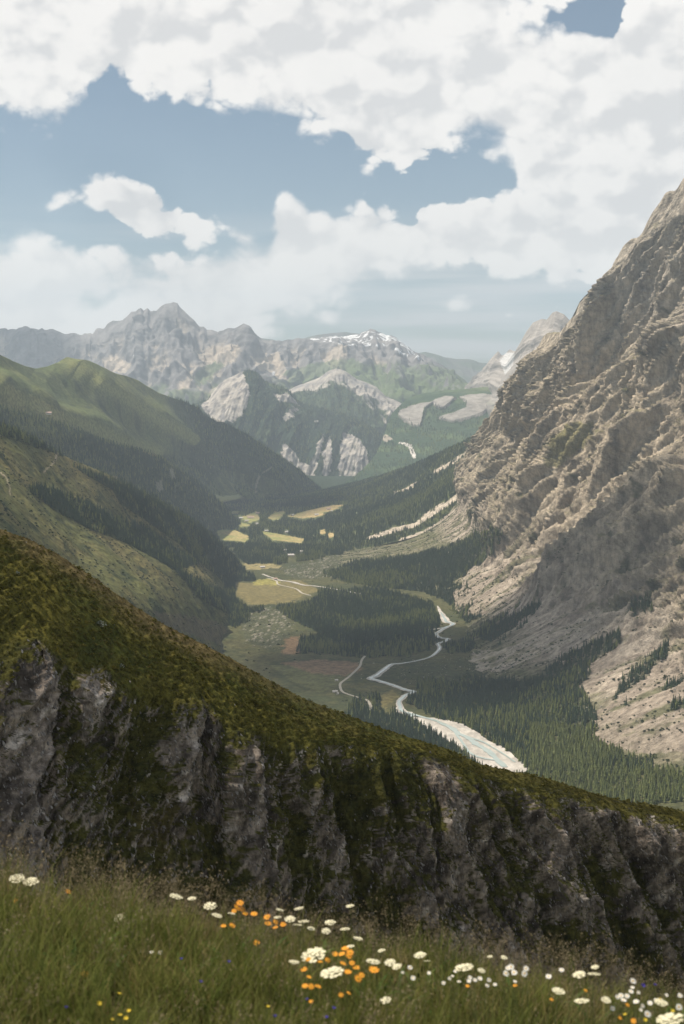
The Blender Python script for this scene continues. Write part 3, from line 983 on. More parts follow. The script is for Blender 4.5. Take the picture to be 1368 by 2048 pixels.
def floor_col(V, px, py):
    X, Y = V[..., 0], V[..., 1]
    n1 = fbm(X, Y, 220, 5, 0.6, seed=131)
    n2 = fbm(X, Y, 40, 4, 0.6, seed=132)
    nx, ny = px + 22 * n1 + 9 * n2, py + 9 * n1 + 4 * n2
    c = lerp(C(0.055, 0.064, 0.030), C(0.105, 0.10, 0.045), sstep(-0.3, 0.4, n1 + 0.5 * n2))
    fr = np.zeros_like(px)
    BR = [(600, 1345), (660, 1325), (725, 1330), (712, 1350), (650, 1352)]
    for p, k in (([(470, 1165), (600, 1160), (640, 1180), (600, 1200), (500, 1210), (470, 1190)], C(0.19, 0.16, 0.07)),
                 ([(500, 1157), (555, 1155), (555, 1170), (505, 1170)], C(0.30, 0.27, 0.08)),
                 ([(540, 1330), (600, 1320), (720, 1328), (700, 1360), (640, 1385), (580, 1360)], C(0.12, 0.125, 0.055)),
                 ([(560, 1325), (640, 1318), (715, 1325), (730, 1340), (690, 1352), (620, 1345)], C(0.23, 0.15, 0.095)),
                 ([(755, 1395), (790, 1380), (800, 1395), (770, 1420)], C(0.20, 0.17, 0.07)),
                 ([(570, 1275), (600, 1270), (600, 1310), (565, 1310)], C(0.23, 0.15, 0.09)),
                 ([(430, 1056), (480, 1058), (505, 1072), (490, 1086), (440, 1082)], C(0.15, 0.17, 0.07)),
                 ([(515, 1060), (560, 1066), (620, 1080), (600, 1086), (535, 1080)], C(0.33, 0.25, 0.11)),
                 ([(490, 1130), (560, 1130), (555, 1136), (490, 1138)], C(0.30, 0.25, 0.12))):
        c = lerp(c, k, inpoly(nx, ny, p) * (0.85 + 0.15 * np.clip(n2, -1, 1)))
    # boulder field
    bf = inpoly(nx, ny, [(560, 1140), (700, 1105), (800, 1085), (900, 1090), (860, 1120), (700, 1150), (600, 1162)]) | inpoly(nx, ny, [(480, 1215), (580, 1215), (580, 1275), (540, 1300), (490, 1280)])
    c = lerp(c, lerp(C(0.07, 0.075, 0.04), C(0.30, 0.27, 0.22), (perlin(X / 5, Y / 9, 77) + 0.6 * n2 > 0.42) * 0.8), bf * 0.9)
    for p in ([(530, 1205), (600, 1195), (640, 1180), (760, 1180), (880, 1215), (880, 1290), (830, 1312), (720, 1318), (660, 1312), (585, 1308), (590, 1285), (640, 1270), (580, 1240)],
              [(440, 1120), (490, 1140), (520, 1190), (520, 1215), (470, 1260), (440, 1240)],
              [(470, 1095), (520, 1092), (600, 1090), (760, 1075), (800, 1085), (650, 1115), (620, 1128), (500, 1132), (470, 1115)],
              [(420, 1030), (470, 1040), (480, 1055), (540, 1056), (520, 1066), (560, 1062), (700, 1040), (760, 1060), (680, 1085), (600, 1074), (500, 1090), (420, 1100)],
              [(650, 1150), (780, 1130), (960, 1110), (940, 1150), (860, 1180), (760, 1178), (700, 1165)],
              [(800, 1400), (850, 1365), (950, 1370), (1100, 1380), (1190, 1440), (1200, 1490), (1400, 1530), (1500, 1700), (1060, 1700), (1040, 1530), (960, 1470), (870, 1440)],
              [(700, 1400), (760, 1395), (800, 1425), (870, 1450), (930, 1500), (1040, 1545), (1000, 1700), (650, 1500)],
              [(880, 1290), (1010, 1275), (1010, 1300), (900, 1310)]):
        fr = np.maximum(fr, inpoly(nx, ny, p))
    c = lerp(c, C(0.035, 0.052, 0.03), sstep(8800, 9800, Y))
    op = inpoly(nx, ny, [(700, 1320), (800, 1325), (810, 1390), (770, 1400), (720, 1390)])
    fr = fr * (1 - op)
    return c, np.where(fr > 0.5, 1.0, np.where((n2 > 0.35) & (Y < 5600), 0.30, 0.03))


GX, GY = np.meshgrid(gx, gy)
FV = np.stack([GX, GY, zf(GY) + fbm(GX, GY, 300, 4, 0.5, seed=135) * 2.5 + 0.00004 * GX * GX - 32 * sstep(6230, 6750, GY)], -1)
fpx, fpy = proj(FV)
fcol, ffor = floor_col(FV, fpx, fpy)
link('ground', grid_mesh('ground', FV, fcol), m_floor, kind='structure')
LOFTS['ground'] = (FV, grid_normals(FV), ffor, fpx, fpy)

# ------------------------------------------------------------------ the great wall on the right
secs = {7300: [(760, 1055), (880, 1000), (920, 955), (945, 915), (965, 880)],
        6800: [(720, 1075), (880, 1020), (925, 975), (952, 925), (978, 870)],
        6300: [(640, 1100), (860, 1055), (920, 1000), (968, 920), (1008, 825)],
        5900: [(620, 1122), (850, 1080), (930, 1020), (1000, 910), (1057, 749)],
        5500: [(600, 1150), (890, 1095), (960, 1050), (1045, 900), (1107, 665)],
        5200: [(640, 1170), (900, 1118), (985, 1070), (1085, 880), (1160, 602)],
        4950: [(840, 1190), (892, 1170), (975, 1115), (1130, 870), (1249, 491)],
        4750: [(880, 1206), (912, 1190), (995, 1125), (1180, 850), (1368, 355)],
        4300: [(905, 1252), (938, 1242), (1040, 1160), (1280, 850), (1560, 250)],
        3900: [(890, 1300), (952, 1288), (1120, 1185), (1380, 900), (1800, 150)],
        3500: [(840, 1365), (985, 1345), (1200, 1225), (1480, 950), (2000, 100)],
        3100: [(900, 1445), (1110, 1405), (1330, 1290), (1600, 1050), (2300, 100)],
        2800: [(1060, 1522), (1185, 1485), (1400, 1370), (1700, 1150), (2600, 150)],
        2500: [(1300, 1612), (1400, 1575), (1600, 1470), (1900, 1250), (3000, 250)],
        2100: [(1600, 1760), (1700, 1700), (1900, 1590), (2200, 1400), (3600, 300)]}
r_sky = [(949, 928), (955, 898), (975, 877), (995, 841), (1021, 811), (1031, 775), (1045, 760), (1054, 734), (1066, 720), (1083, 686), (1092, 669), (1107, 665), (1119, 666), (1136, 645), (1145, 633), (1160, 602), (1174, 587),
         (1189, 575), (1208, 561), (1221, 549), (1232, 523), (1249, 491), (1265, 477), (1276, 476), (1289, 460), (1304, 427), (1318, 408), (1333, 385), (1352, 382), (1361, 367), (1368, 355),
         (1400, 330), (1440, 322), (1500, 270), (1600, 215)]
Ys = np.array(sorted(secs, reverse=True), float)
NU = 700
yy = np.concatenate([np.linspace(7300, 4750, 260)[:-1], np.linspace(4750, 2600, 300), np.linspace(2600, 2100, 32)[1:]])
NU = len(yy)
rows = []
for k in range(5):
    pts = np.stack([P(*secs[int(Y)][k], Y) for Y in Ys])
    rows.append(np.stack([np.interp(-yy, -Ys, pts[:, 0]), yy, np.interp(-yy, -Ys, pts[:, 2])], -1))
rows[0][:, 2] -= 15
# traced silhouette: move the top row onto it
tpx, tpy = proj(rows[4])
sx, sy = np.array(r_sky).T
want = np.interp(tpx, sx, sy)
ok = (tpx > 950) & (tpx < 1600)
rows[4][:, 2] += np.where(ok, (tpy - want) * yy / FPX * 1.01, 0)
back1 = rows[4] + np.array([260, 160, -260.])
back2 = rows[4] + np.array([700, 300, -900.])
for k in range(4):
    ker = np.hanning(61)
    ker /= ker.sum()
    pad = np.concatenate([np.repeat(rows[k][:1], 60, 0), rows[k], np.repeat(rows[k][-1:], 60, 0)])
    rows[k] = np.stack([np.convolve(pad[:, c], ker, 'same') for c in range(3)], -1)[60:-60]


def r_disp(V, N, s, t, q):
    px, py = proj(V)
    top = sstep(0.955, 0.86, q)                       # keep the traced skyline
    low = sstep(0.20, 0.36, q)                        # fans and scree stay smooth
    ss = s + 70 * fbm(s, t, 500, 3, seed=141) + t * 0.40
    g = gullies(ss, t, 520, 5, 0.56, 2.4, seed=43, bend=0.9)
    r = ridged(ss, t * 0.24, 170, 5, 0.58, seed=44)
    r2 = ridged(ss + t * 0.2, t * 0.14, 58, 4, 0.62, seed=46)
    r3 = ridged(ss + t * 0.1, t * 0.3, 24, 3, 0.6, seed=45)
    # bedding: slabs that dip to the lower left
    w = (t * 0.55 + ss * 0.9) / 46 + 0.8 * fbm(s, t, 160, 3, seed=47)
    slab = np.abs((w % 1.0) - 0.5) * 2
    fd = np.interp(s, [5100, 6200], [1.0, 0.22])
    d = g * 84 + r * 40 * (0.4 + 0.6 * fd) + r2 * 26 * fd + r3 * 10 * fd + (slab - 0.5) * 24 * sstep(-0.3, 0.3, fbm(s, t, 220, 3, seed=48))
    for ln, wd, am in (([(1368, 690), (1290, 740), (1190, 830), (1110, 920), (1040, 1000), (985, 1060)], 38, 95), ([(1090, 670), (1060, 760), (1010, 850), (965, 930), (940, 990)], 26, 60),
                       ([(1250, 500), (1200, 620), (1130, 740), (1060, 850)], 30, 45), ([(1368, 980), (1260, 1060), (1150, 1150), (1060, 1210)], 34, 55)):
        d = d + am * np.exp(-(linedist(px, py, ln) / wd) ** 2)
    for ln, wd, am in (([(1368, 560), (1300, 640), (1240, 720), (1130, 820), (1070, 900)], 26, 70), ([(1060, 870), (1010, 960), (975, 1020)], 20, 45), ([(1368, 800), (1280, 900), (1180, 1000), (1080, 1100)], 28, 50)):
        d = d - am * np.exp(-(linedist(px, py, ln) / wd) ** 2)
    fan = fbm(s, t, 160, 4, 0.5, seed=49) * 5 + gullies(s, t, 130, 3, 0.5, 3, seed=50) * 4
    return (d * low + fan) * (0.10 + 0.90 * top)


def r_col(V, N, s, t, px, py, d):
    n1 = fbm(s, t, 240, 5, 0.6, seed=151)
    n2 = fbm(s, t, 50, 4, 0.62, seed=152)
    n3 = fbm(s + 0.45 * t, t * 0.22, 34, 5, 0.68, seed=153)
    q = np.linspace(0, 1, V.shape[0])[:, None] * np.ones_like(s)
    rock = lerp(GRAN, GRAND, sstep(-0.10, 0.40, n3 + 0.35 * n2))
    rock = lerp(rock, C(0.66, 0.57, 0.45), sstep(0.18, 0.6, -n3 + 0.25 * n1) * 0.8)
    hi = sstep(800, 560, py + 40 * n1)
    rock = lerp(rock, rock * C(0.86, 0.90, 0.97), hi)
    veg = sstep(0.02, 0.32, 0.75 * n1 + 0.45 * n2 + (N[..., 2] - 0.48) * 1.1 - 0.12)
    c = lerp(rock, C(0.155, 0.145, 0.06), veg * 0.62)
    dk = sstep(0.10, 0.34, n2 + 0.45 * n1 + sstep(700, 1000, py) * 0.16 - 0.22)
    c = lerp(c, C(0.062, 0.066, 0.034), dk * 0.85)
    gp = inpoly(px + 14 * n1, py + 14 * n2, [(1085, 940), (1100, 880), (1150, 840), (1190, 845), (1170, 890), (1120, 930)])
    c = lerp(c, C(0.20, 0.185, 0.075), gp * 0.75)
    # scree and fans
    nx, ny = px + 20 * n2 + 20 * n1, py + 18 * n1 + 8 * n2
    scr = sstep(0.40, 0.28, q + 0.09 * n1 + 0.04 * n2)
    sc = lerp(SCREE * 0.95, C(0.27, 0.225, 0.18), sstep(-0.25, 0.35, n2 * 0.5 + fbm(s + 0.25 * t, t * 0.1, 20, 4, 0.65, seed=156)))
    str_ = fbm(s + 0.25 * t, t * 0.16, 42, 5, 0.66, seed=155)
    sc = lerp(sc, C(0.10, 0.105, 0.05), sstep(-0.02, 0.22, str_ + 0.4 * n1 - 0.02) * 0.85)
    c = lerp(c, sc, scr)
    low = sstep(0.20, 0.12, q + 0.05 * n1)
    c = lerp(c, lerp(C(0.10, 0.105, 0.05), C(0.22, 0.20, 0.13), sstep(-0.2, 0.3, n2)), low)
    fr = np.zeros_like(px)
    for p in ([(800, 1400), (850, 1368), (950, 1362), (1050, 1360), (1100, 1330), (1160, 1290), (1230, 1260), (1240, 1275), (1180, 1340), (1160, 1380), (1190, 1430), (1205, 1490), (1290, 1535), (1400, 1560),
               (1500, 1720), (1000, 1720)],
              [(930, 1270), (1000, 1235), (1060, 1200), (1075, 1205), (1030, 1240), (985, 1285)],
              [(1260, 1215), (1300, 1190), (1300, 1215), (1250, 1235)], [(1225, 1400), (1260, 1350), (1330, 1290), (1345, 1300), (1300, 1350), (1240, 1410)], [(1330, 1380), (1380, 1360), (1400, 1420), (1340, 1420)],
              [(640, 1165), (700, 1125), (900, 1095), (1000, 1050), (1010, 1075), (960, 1120), (930, 1150), (850, 1185), (740, 1185)],
              [(850, 1180), (940, 1170), (950, 1195), (900, 1215), (860, 1210)], [(880, 1225), (950, 1205), (960, 1235), (900, 1250)]):
        fr = np.maximum(fr, inpoly(nx, ny, p))
    pf = inpoly(nx, ny, [(800, 1345), (900, 1320), (1020, 1290), (1130, 1245), (1200, 1215), (1240, 1215), (1180, 1265), (1090, 1310), (1000, 1345), (880, 1362)])
    c = lerp(c, lerp(SCREE * 0.92, C(0.17, 0.16, 0.08), sstep(-0.1, 0.4, n2)), pf * 0.9)
    fr = fr * (1 - pf)
    for p in ([(1150, 1370), (1200, 1310), (1240, 1285), (1220, 1330), (1180, 1390)], [(1190, 1480), (1180, 1420), (1230, 1400), (1300, 1350), (1368, 1300), (1400, 1480), (1368, 1500), (1270, 1510)],
              [(900, 1190), (960, 1150), (1040, 1110), (1010, 1160), (960, 1215), (985, 1225), (920, 1235)]):
        m = inpoly(nx, ny, p) * sstep(0.35, 0.05, str_ + 0.3 * n1)
        c = lerp(c, C(0.31, 0.26, 0.21), m * 0.85)  # scree patches toned down: half shade put into their colour
        fr = fr * (1 - (m > 0.5))
    c = lerp(c, C(0.05, 0.06, 0.032), (fr > 0.5) * 0.75)
    sp = (dk > 0.35) & (py > 720) | ((str_ + 0.3 * n1 > 0.0) & (scr > 0.3))
    return c, np.where(fr > 0.5, 1.0, sp * 0.5)


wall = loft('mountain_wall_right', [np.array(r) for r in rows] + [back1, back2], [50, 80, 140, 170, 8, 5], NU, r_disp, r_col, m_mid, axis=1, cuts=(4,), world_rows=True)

# ------------------------------------------------------------------ the spur in front
s_sky = [(-420, 900), (-200, 975), (0, 1058), (60, 1080), (110, 1105), (200, 1165), (270, 1213), (330, 1250), (400, 1285), (470, 1320), (540, 1360), (600, 1393), (680, 1425), (750, 1452), (830, 1478), (900, 1500), (960, 1528), (1040, 1545),
         (1100, 1558), (1150, 1575), (1200, 1590), (1260, 1605), (1320, 1612), (1368, 1622), (1500, 1660), (1800, 1730)]
s_edge = [(-420, 1200), (-200, 1250), (0, 1290), (60, 1268), (150, 1345), (200, 1332), (280, 1400), (400, 1392), (450, 1450), (550, 1480), (650, 1490), (720, 1492), (850, 1513), (950, 1552), (1040, 1580), (1150, 1590), (1250, 1608), (1368, 1640),
          (1500, 1680), (1800, 1750)]
SX, SYY = np.array(s_sky, float).T
EX, EY = np.array(s_edge, float).T


def s_y(x):
    return np.interp(x, [-420, 0, 500, 900, 1368, 1800], [180, 190, 204, 214, 230, 240])


def down(x, y0, Y0, y1, slope):
    """depth of the point at row y1 when the ground falls towards the viewer at the given slope"""
    z0 = (y0 - HOR) / FPX * Y0
    k = (y1 - HOR) / FPX
    return Y0 - (k * Y0 - z0) / (k + slope)


srows = [[], [], [], [], [], [], []]
for x in np.linspace(-260, 1630, 150):
    ys = float(np.interp(x, SX, SYY))
    ye = float(np.interp(x, EX, EY))
    Y1 = float(s_y(x))
    ym = ys + (ye - ys) * 0.45
    Ym = down(x, ys, Y1, ym, 0.36)
    Ye = down(x, ym, Ym, ye, 0.60)
    y3 = ye + 0.42 * (2020 - ye)
    Y3 = down(x, ye, Ye, y3, 1.7)
    Y4 = down(x, y3, Y3, 2060, 1.5)
    Y5 = down(x, 2060, Y4, 2500, 1.2)
    for k, (yy_, YY_) in enumerate(((ys + 90, Y1 + 60), (ys, Y1), (ym, Ym), (ye, Ye), (y3, Y3), (2060, Y4), (2500, Y5))):
        srows[k].append((x, yy_, YY_))


def s_disp(V, N, s, t, q):
    px, py = proj(V)
    edge = np.interp(px, EX, EY)
    cl = sstep(-25, 60, py - edge)
    ss = s + 1.5 * fbm(s, t, 12, 3, seed=161) + np.interp(px, [250, 900], [0.10, -0.42]) * (t - 105.0)
    g = gullies(ss, t, 11.0, 5, 0.55, 2.6, seed=53, bend=0.9)
    big = gullies(ss, t, 30.0, 2, 0.5, 2.2, seed=54)
    sl = ridged(ss + 0.25 * t, t * 0.22, 2.6, 5, 0.62, seed=55)
    bl = ridged(ss + t * 0.1, t * 0.28, 1.1, 3, 0.6, seed=57)
    rib = 1 - np.abs(perlin(ss / 7.0, t / 24.0, 67) + 0.35 * perlin(ss / 3.1, t / 12.0, 68)) * 1.6
    rt = sstep(560, 900, px)
    rock = g * 2.3 * (1 + 0.3 * rt) + big * 3.2 * (1 + 0.5 * rt) + rib * 1.9 * (1 + 0.7 * rt) + sl * 1.1 + bl * 0.45
    clump = 1 - np.abs(perlin(s / 1.7, t / 1.3, 63) + 0.5 * perlin(s / 0.8, t / 0.7, 64))
    shr = sstep(-0.25, 0.35, fbm(s, t, 18, 3, seed=65) + sstep(500, 0, px) * 0.35)
    grass = fbm(s, t, 14, 4, 0.5, seed=58) * 0.8 - (1 - clump) * (0.25 + 0.55 * shr) + fbm(s, t * 1.4, 2.2, 4, 0.6, seed=59) * 0.2
    sky = sstep(0.0, 40, py - np.interp(px, SX, SYY)) * 0.85 + 0.15
    return (rock * cl + grass * (1 - 0.5 * cl)) * sky


def s_col(V, N, s, t, px, py, d):
    n1 = fbm(s, t, 9, 5, 0.6, seed=171)
    n2 = fbm(s, t, 1.6, 4, 0.62, seed=172)
    n3 = fbm(s + 0.25 * t, t * 0.22, 1.5, 5, 0.65, seed=173)
    edge = np.interp(px, EX, EY)
    skyl = np.interp(px, SX, SYY)
    gr = lerp(C(0.135, 0.120, 0.026), C(0.085, 0.09, 0.021), sstep(-0.25, 0.35, n1 + 0.4 * n2))
    gr = lerp(gr, C(0.045, 0.052, 0.016), sstep(0.2, 0.65, n2 + 0.3 * n1) * 0.7)
    dry = sstep(60, 0, (py - skyl) / (1 + 0.0 * px) + 45 * n1 + 16 * n2) * sstep(900, 300, px)
    gr = lerp(gr, C(0.235, 0.17, 0.085), dry * 0.7)
    gr = lerp(gr, C(0.14, 0.115, 0.035), sstep(760, 1000, px) * sstep(40, 10, py - skyl) * 0.6)
    cl = sstep(-12, 26, py - edge + 22 * n1 + 8 * n2)
    conv = d / (4.2 + 2.0 * sstep(560, 900, px))
    ex = np.zeros_like(px)
    nx, ny = px + 16 * n1 + 6 * n2, py + 22 * n1 + 8 * n2
    for p, k in (([(40, 1275), (95, 1285), (120, 1400), (110, 1520), (130, 1700), (150, 1900), (-40, 1900), (-20, 1500), (40, 1400)], 0.42),
                 ([(160, 1345), (210, 1335), (215, 1420), (225, 1530), (230, 1700), (170, 1700), (165, 1500)], 0.30),
                 ([(290, 1410), (330, 1400), (430, 1400), (445, 1450), (430, 1520), (445, 1650), (380, 1650), (350, 1560), (300, 1500)], 0.55),
                 ([(450, 1490), (530, 1490), (540, 1650), (520, 1760), (450, 1700)], 0.30), ([(630, 1650), (690, 1660), (700, 1830), (640, 1800)], 0.4),
                 ([(845, 1515), (905, 1510), (925, 1600), (950, 1700), (920, 1740), (880, 1620)], 0.5), ([(1040, 1585), (1180, 1580), (1190, 1700), (1100, 1760), (1050, 1680)], 0.35),
                 ([(1190, 1590), (1240, 1600), (1230, 1640), (1200, 1650)], 0.35), ([(1260, 1620), (1400, 1640), (1400, 1850), (1300, 1800)], 0.3),
                 ([(650, 1490), (710, 1495), (700, 1540), (660, 1530)], 0.3)):
        ex = np.maximum(ex, inpoly(nx, ny, p) * k)
    for p, k in (([(210, 1540), (290, 1500), (350, 1600), (360, 1720), (300, 1730), (240, 1640)], 0.55), ([(440, 1400), (560, 1480), (640, 1500), (620, 1560), (500, 1500)], 0.5),
                 ([(930, 1740), (1000, 1790), (1020, 1850), (960, 1840)], 0.5), ([(1000, 1590), (1040, 1600), (1050, 1700), (1010, 1680)], 0.4), ([(690, 1500), (830, 1520), (860, 1600), (760, 1600)], 0.25)):
        ex = np.maximum(ex, 0) - inpoly(nx, ny, p) * k
    steep = 1 - np.clip(N[..., 2], 0, 1)
    rk = sstep(0.06, 0.22, 0.6 * conv + 0.85 * n1 + 0.62 * n2 + ex + (steep - 0.62) * 1.0 - 0.20 + 0.06 * sstep(640, 900, px)) * cl
    rc = lerp(C(0.37, 0.31, 0.255), C(0.095, 0.079, 0.066), sstep(-0.25, 0.28, n3 + 0.35 * n2))
    rc = lerp(rc, C(0.68, 0.61, 0.54), sstep(0.24, 0.48, -n3 + 0.5 * n2) * 0.8)
    rc = lerp(rc, C(0.19, 0.175, 0.165), sstep(0.2, 0.5, -n1) * 0.4)
    moss = lerp(C(0.095, 0.09, 0.024), C(0.045, 0.048, 0.017), sstep(-0.2, 0.4, n2))
    moss = lerp(moss, C(0.10, 0.075, 0.032), sstep(0.15, 0.5, n1 - 0.3 * n2) * 0.6)
    c = lerp(lerp(gr, moss, cl), rc, rk)
    return c, np.where(rk < 0.45, 1.0 - 0.45 * cl, -rk)


m_spur = mat('spur_rock_and_turf', attr='Col', var=0.42, vscale=2.6, bump=0.9, bscale=3.2, bdist=0.35, rough=0.95, spec=0.08, detail=8, grit=1.1, gamt=0.5, gdir=(1.0, 1.0, 0.4))
loft('hillside_spur', srows, [10, 60, 70, 190, 120, 10], 860, s_disp, s_col, m_spur, axis=0, kind='structure')

# ------------------------------------------------------------------ the flowery meadow at the viewer's feet
def gz(x, y):
    z = -1.93 - 0.155 * y - 0.130 * x
    e = np.maximum(0, y - 6.9 + 0.12 * x)
    return z - 0.42 * e - 0.09 * np.minimum(e, 4) ** 2 * 1.0 - 0.15 * np.maximum(0, e - 4)


mx = np.linspace(-14, 14, 150)
my = np.concatenate([np.linspace(-6, 12, 120), np.linspace(12, 110, 60)[1:]])
MX, MY = np.meshgrid(mx, my)
MXX = MX * (1 + np.maximum(0, MY - 12) * 0.12)
MZ = gz(MX, MY) + 0.05 * fbm(MX, MY, 1.3, 3, seed=181) - np.maximum(0, MY - 8) * 0.12
MV = np.stack([MXX, MY, MZ], -1)
mc = lerp(C(0.055, 0.06, 0.022), C(0.10, 0.085, 0.045), sstep(-0.3, 0.4, fbm(MX, MY, 0.8, 4, seed=182)))
link('meadow_ground', grid_mesh('meadow_ground', MV, mc), mat('meadow_soil', attr='Col', var=0.3, vscale=6, bump=0.6, bscale=14, bdist=0.05), kind='structure')

# ------------------------------------------------------------------ geometry-node scatter (for what nobody could count)
def scatter_group(name, coll):
    ng = bpy.data.node_groups.new(name, 'GeometryNodeTree')
    ng.interface.new_socket('Geometry', in_out='INPUT', socket_type='NodeSocketGeometry')
    ng.interface.new_socket('Geometry', in_out='OUTPUT', socket_type='NodeSocketGeometry')
    L = ng.links.new
    gi = ng.nodes.new('NodeGroupInput')
    go = ng.nodes.new('NodeGroupOutput')
    ci = ng.nodes.new('GeometryNodeCollectionInfo')
    ci.inputs['Collection'].default_value = coll
    ci.inputs['Separate Children'].default_value = True
    ci.inputs['Reset Children'].default_value = True
    ip = ng.nodes.new('GeometryNodeInstanceOnPoints')
    ip.inputs['Pick Instance'].default_value = True

    def attr(nm, typ):
        a = ng.nodes.new('GeometryNodeInputNamedAttribute')
        a.data_type = typ
        a.inputs['Name'].default_value = nm
        return a.outputs['Attribute']
    L(gi.outputs[0], ip.inputs['Points'])
    L(ci.outputs[0], ip.inputs['Instance'])
    L(attr('variant', 'INT'), ip.inputs['Instance Index'])
    L(attr('turn', 'FLOAT_VECTOR'), ip.inputs['Rotation'])
    L(attr('size', 'FLOAT_VECTOR'), ip.inputs['Scale'])
    L(ip.outputs[0], go.inputs[0])
    return ng


def scatter_object(name, pts, variant, turn, size, coll, kind='stuff', label=None, cat=None):
    me = bpy.data.meshes.new(name)
    me.vertices.add(len(pts))
    me.vertices.foreach_set('co', np.asarray(pts, np.float32).reshape(-1))
    a = me.attributes.new('variant', 'INT', 'POINT')
    a.data.foreach_set('value', np.asarray(variant, np.int32))
    a = me.attributes.new('turn', 'FLOAT_VECTOR', 'POINT')
    a.data.foreach_set('vector', np.asarray(turn, np.float32).reshape(-1))
    a = me.attributes.new('size', 'FLOAT_VECTOR', 'POINT')
    a.data.foreach_set('vector', np.asarray(size, np.float32).reshape(-1))
    o = link(name, me, None, kind=kind, label=label, cat=cat)
    md = o.modifiers.new('scatter', 'NODES')
    md.node_group = scatter_group(name + '_scatter', coll)
    return o


def source_collection(name, meshes):
    c = bpy.data.collections.new(name)          # never linked to the scene: only a palette
    for i, me in enumerate(meshes):
        c.objects.link(bpy.data.objects.new('%s_%02d' % (name, i), me))
    return c


# ------------------------------------------------------------------ trees
def leaf_mat(name, c0, c1, trans=0.35):
    m = bpy.data.materials.new(name)
    m.use_nodes = True
    t = NT(m.node_tree)
    bs = m.node_tree.nodes['Principled BSDF']
    oi = t.n('ShaderNodeObjectInfo')
    tc = t.n('ShaderNodeTexCoord')
    nz = t.noise(tc.outputs['Object'], 1.5, 3, 0.6)
    f = t.m('ADD', t.m('MULTIPLY', oi.outputs['Random'], 0.75), t.m('MULTIPLY', t.m('SUBTRACT', nz, 0.5), 0.8), clamp=True)
    c = t.mix(f, c0, c1)
    t.put(bs.inputs['Base Color'], c)
    bs.inputs['Roughness'].default_value = 0.8
    bs.inputs['Specular IOR Level'].default_value = 0.15
    if trans:
        tl = t.n('ShaderNodeBsdfTranslucent')
        t.put(tl.inputs[0], c)
        mx_ = t.n('ShaderNodeMixShader')
        mx_.inputs[0].default_value = trans
        m.node_tree.links.new(bs.outputs[0], mx_.inputs[1])
        m.node_tree.links.new(tl.outputs[0], mx_.inputs[2])
        m.node_tree.links.new(mx_.outputs[0], m.node_tree.nodes['Material Output'].inputs[0])
    return m


m_spruce = leaf_mat('spruce_needles', (0.032, 0.060, 0.036), (0.064, 0.095, 0.044))
m_larch = leaf_mat('larch_needles', (0.12, 0.15, 0.052), (0.225, 0.245, 0.082))
m_bark = mat('bark', (0.085, 0.065, 0.05), 0.95, 0.3, 4.0)
m_shrub = leaf_mat('shrub_leaves', (0.030, 0.045, 0.020), (0.065, 0.080, 0.030))


def crown_geo(rd, h=18.0, w=2.6, layers=8, base=0.10, ragged=0.35, narrow=1.0):
    """whorls of drooping boughs, each bough a small folded blade with gaps between"""
    v, f = [], []
    for L in range(layers):
        k = L / (layers - 1)
        z = h * (base + (1 - base) * k)
        rad = w * (1 - k) ** narrow * rd.uniform(0.85, 1.15) + 0.18
        drop = h / layers * rd.uniform(0.9, 1.4)
        nb = 8 if k < 0.6 else 6
        a0 = rd.uniform(0, 6.28)
        for b in range(nb):
            a = a0 + b * 2 * PI / nb + rd.uniform(-0.25, 0.25)
            r = rad * rd.uniform(1 - ragged, 1.0 + ragged * 0.4)
            hw = 1.15 * PI / nb * r * 0.75
            ca, sa = math.cos(a), math.sin(a)
            zt = min(z + h / layers * 0.75, h)
            i = len(v)
            v += [(0, 0, zt), (ca * r * 0.62 - sa * hw, sa * r * 0.62 + ca * hw, z - drop * 0.25), (ca * r, sa * r, z - drop * 0.55), (ca * r * 0.62 + sa * hw, sa * r * 0.62 - ca * hw, z - drop * 0.25)]
            f += [(i, i + 1, i + 2), (i, i + 2, i + 3)]
    return v, f


def trunk_geo(h, r):
    v, f = [], []
    for k, (z, q) in enumerate(((-0.6, 1.15), (h * 0.4, 0.7), (h * 0.97, 0.08))):
        for i in range(6):
            a = i * PI / 3
            v.append((math.cos(a) * r * q, math.sin(a) * r * q, z))
    for k in range(2):
        for i in range(6):
            f.append((k * 6 + i, k * 6 + (i + 1) % 6, k * 6 + 6 + (i + 1) % 6, k * 6 + 6 + i))
    return v, f


def joined(name, parts):
    v, f, mi, mats_ = [], [], [], []
    for (pv, pf), m_ in parts:
        o = len(v)
        v += pv
        f += [tuple(i + o for i in q) for q in pf]
        if m_ not in mats_:
            mats_.append(m_)
        mi += [mats_.index(m_)] * len(pf)
    me = mesh_from(name, v, f)
    for m_ in mats_:
        me.materials.append(m_)
    me.polygons.foreach_set('material_index', np.array(mi, np.int32))
    return me


rd = random.Random(11)
tree_specs = [(18, 3.4, 9, 0.08, 0.35, 0.8, m_spruce), (20, 3.1, 10, 0.06, 0.3, 0.75, m_spruce), (15, 3.6, 8, 0.06, 0.4, 0.7, m_spruce), (17, 4.1, 8, 0.10, 0.45, 0.62, m_larch),
              (19, 3.9, 9, 0.12, 0.5, 0.6, m_larch), (13, 3.6, 7, 0.05, 0.4, 0.7, m_larch)]
tree_parts = []
for h, w, la, ba, rg_, na, mm in tree_specs:
    tree_parts.append((trunk_geo(h, 0.28), crown_geo(rd, h, w, la, ba, rg_, na), mm))
far_trees = [joined('conifer_far', [(crown_geo(rd, h, w * 1.15, 5, 0.05, 0.3, na), mm)]) for h, w, la, ba, rg_, na, mm in tree_specs]
near_trees = [joined('conifer_near', [(t_, m_bark), (c_, mm)]) for t_, c_, mm in tree_parts]


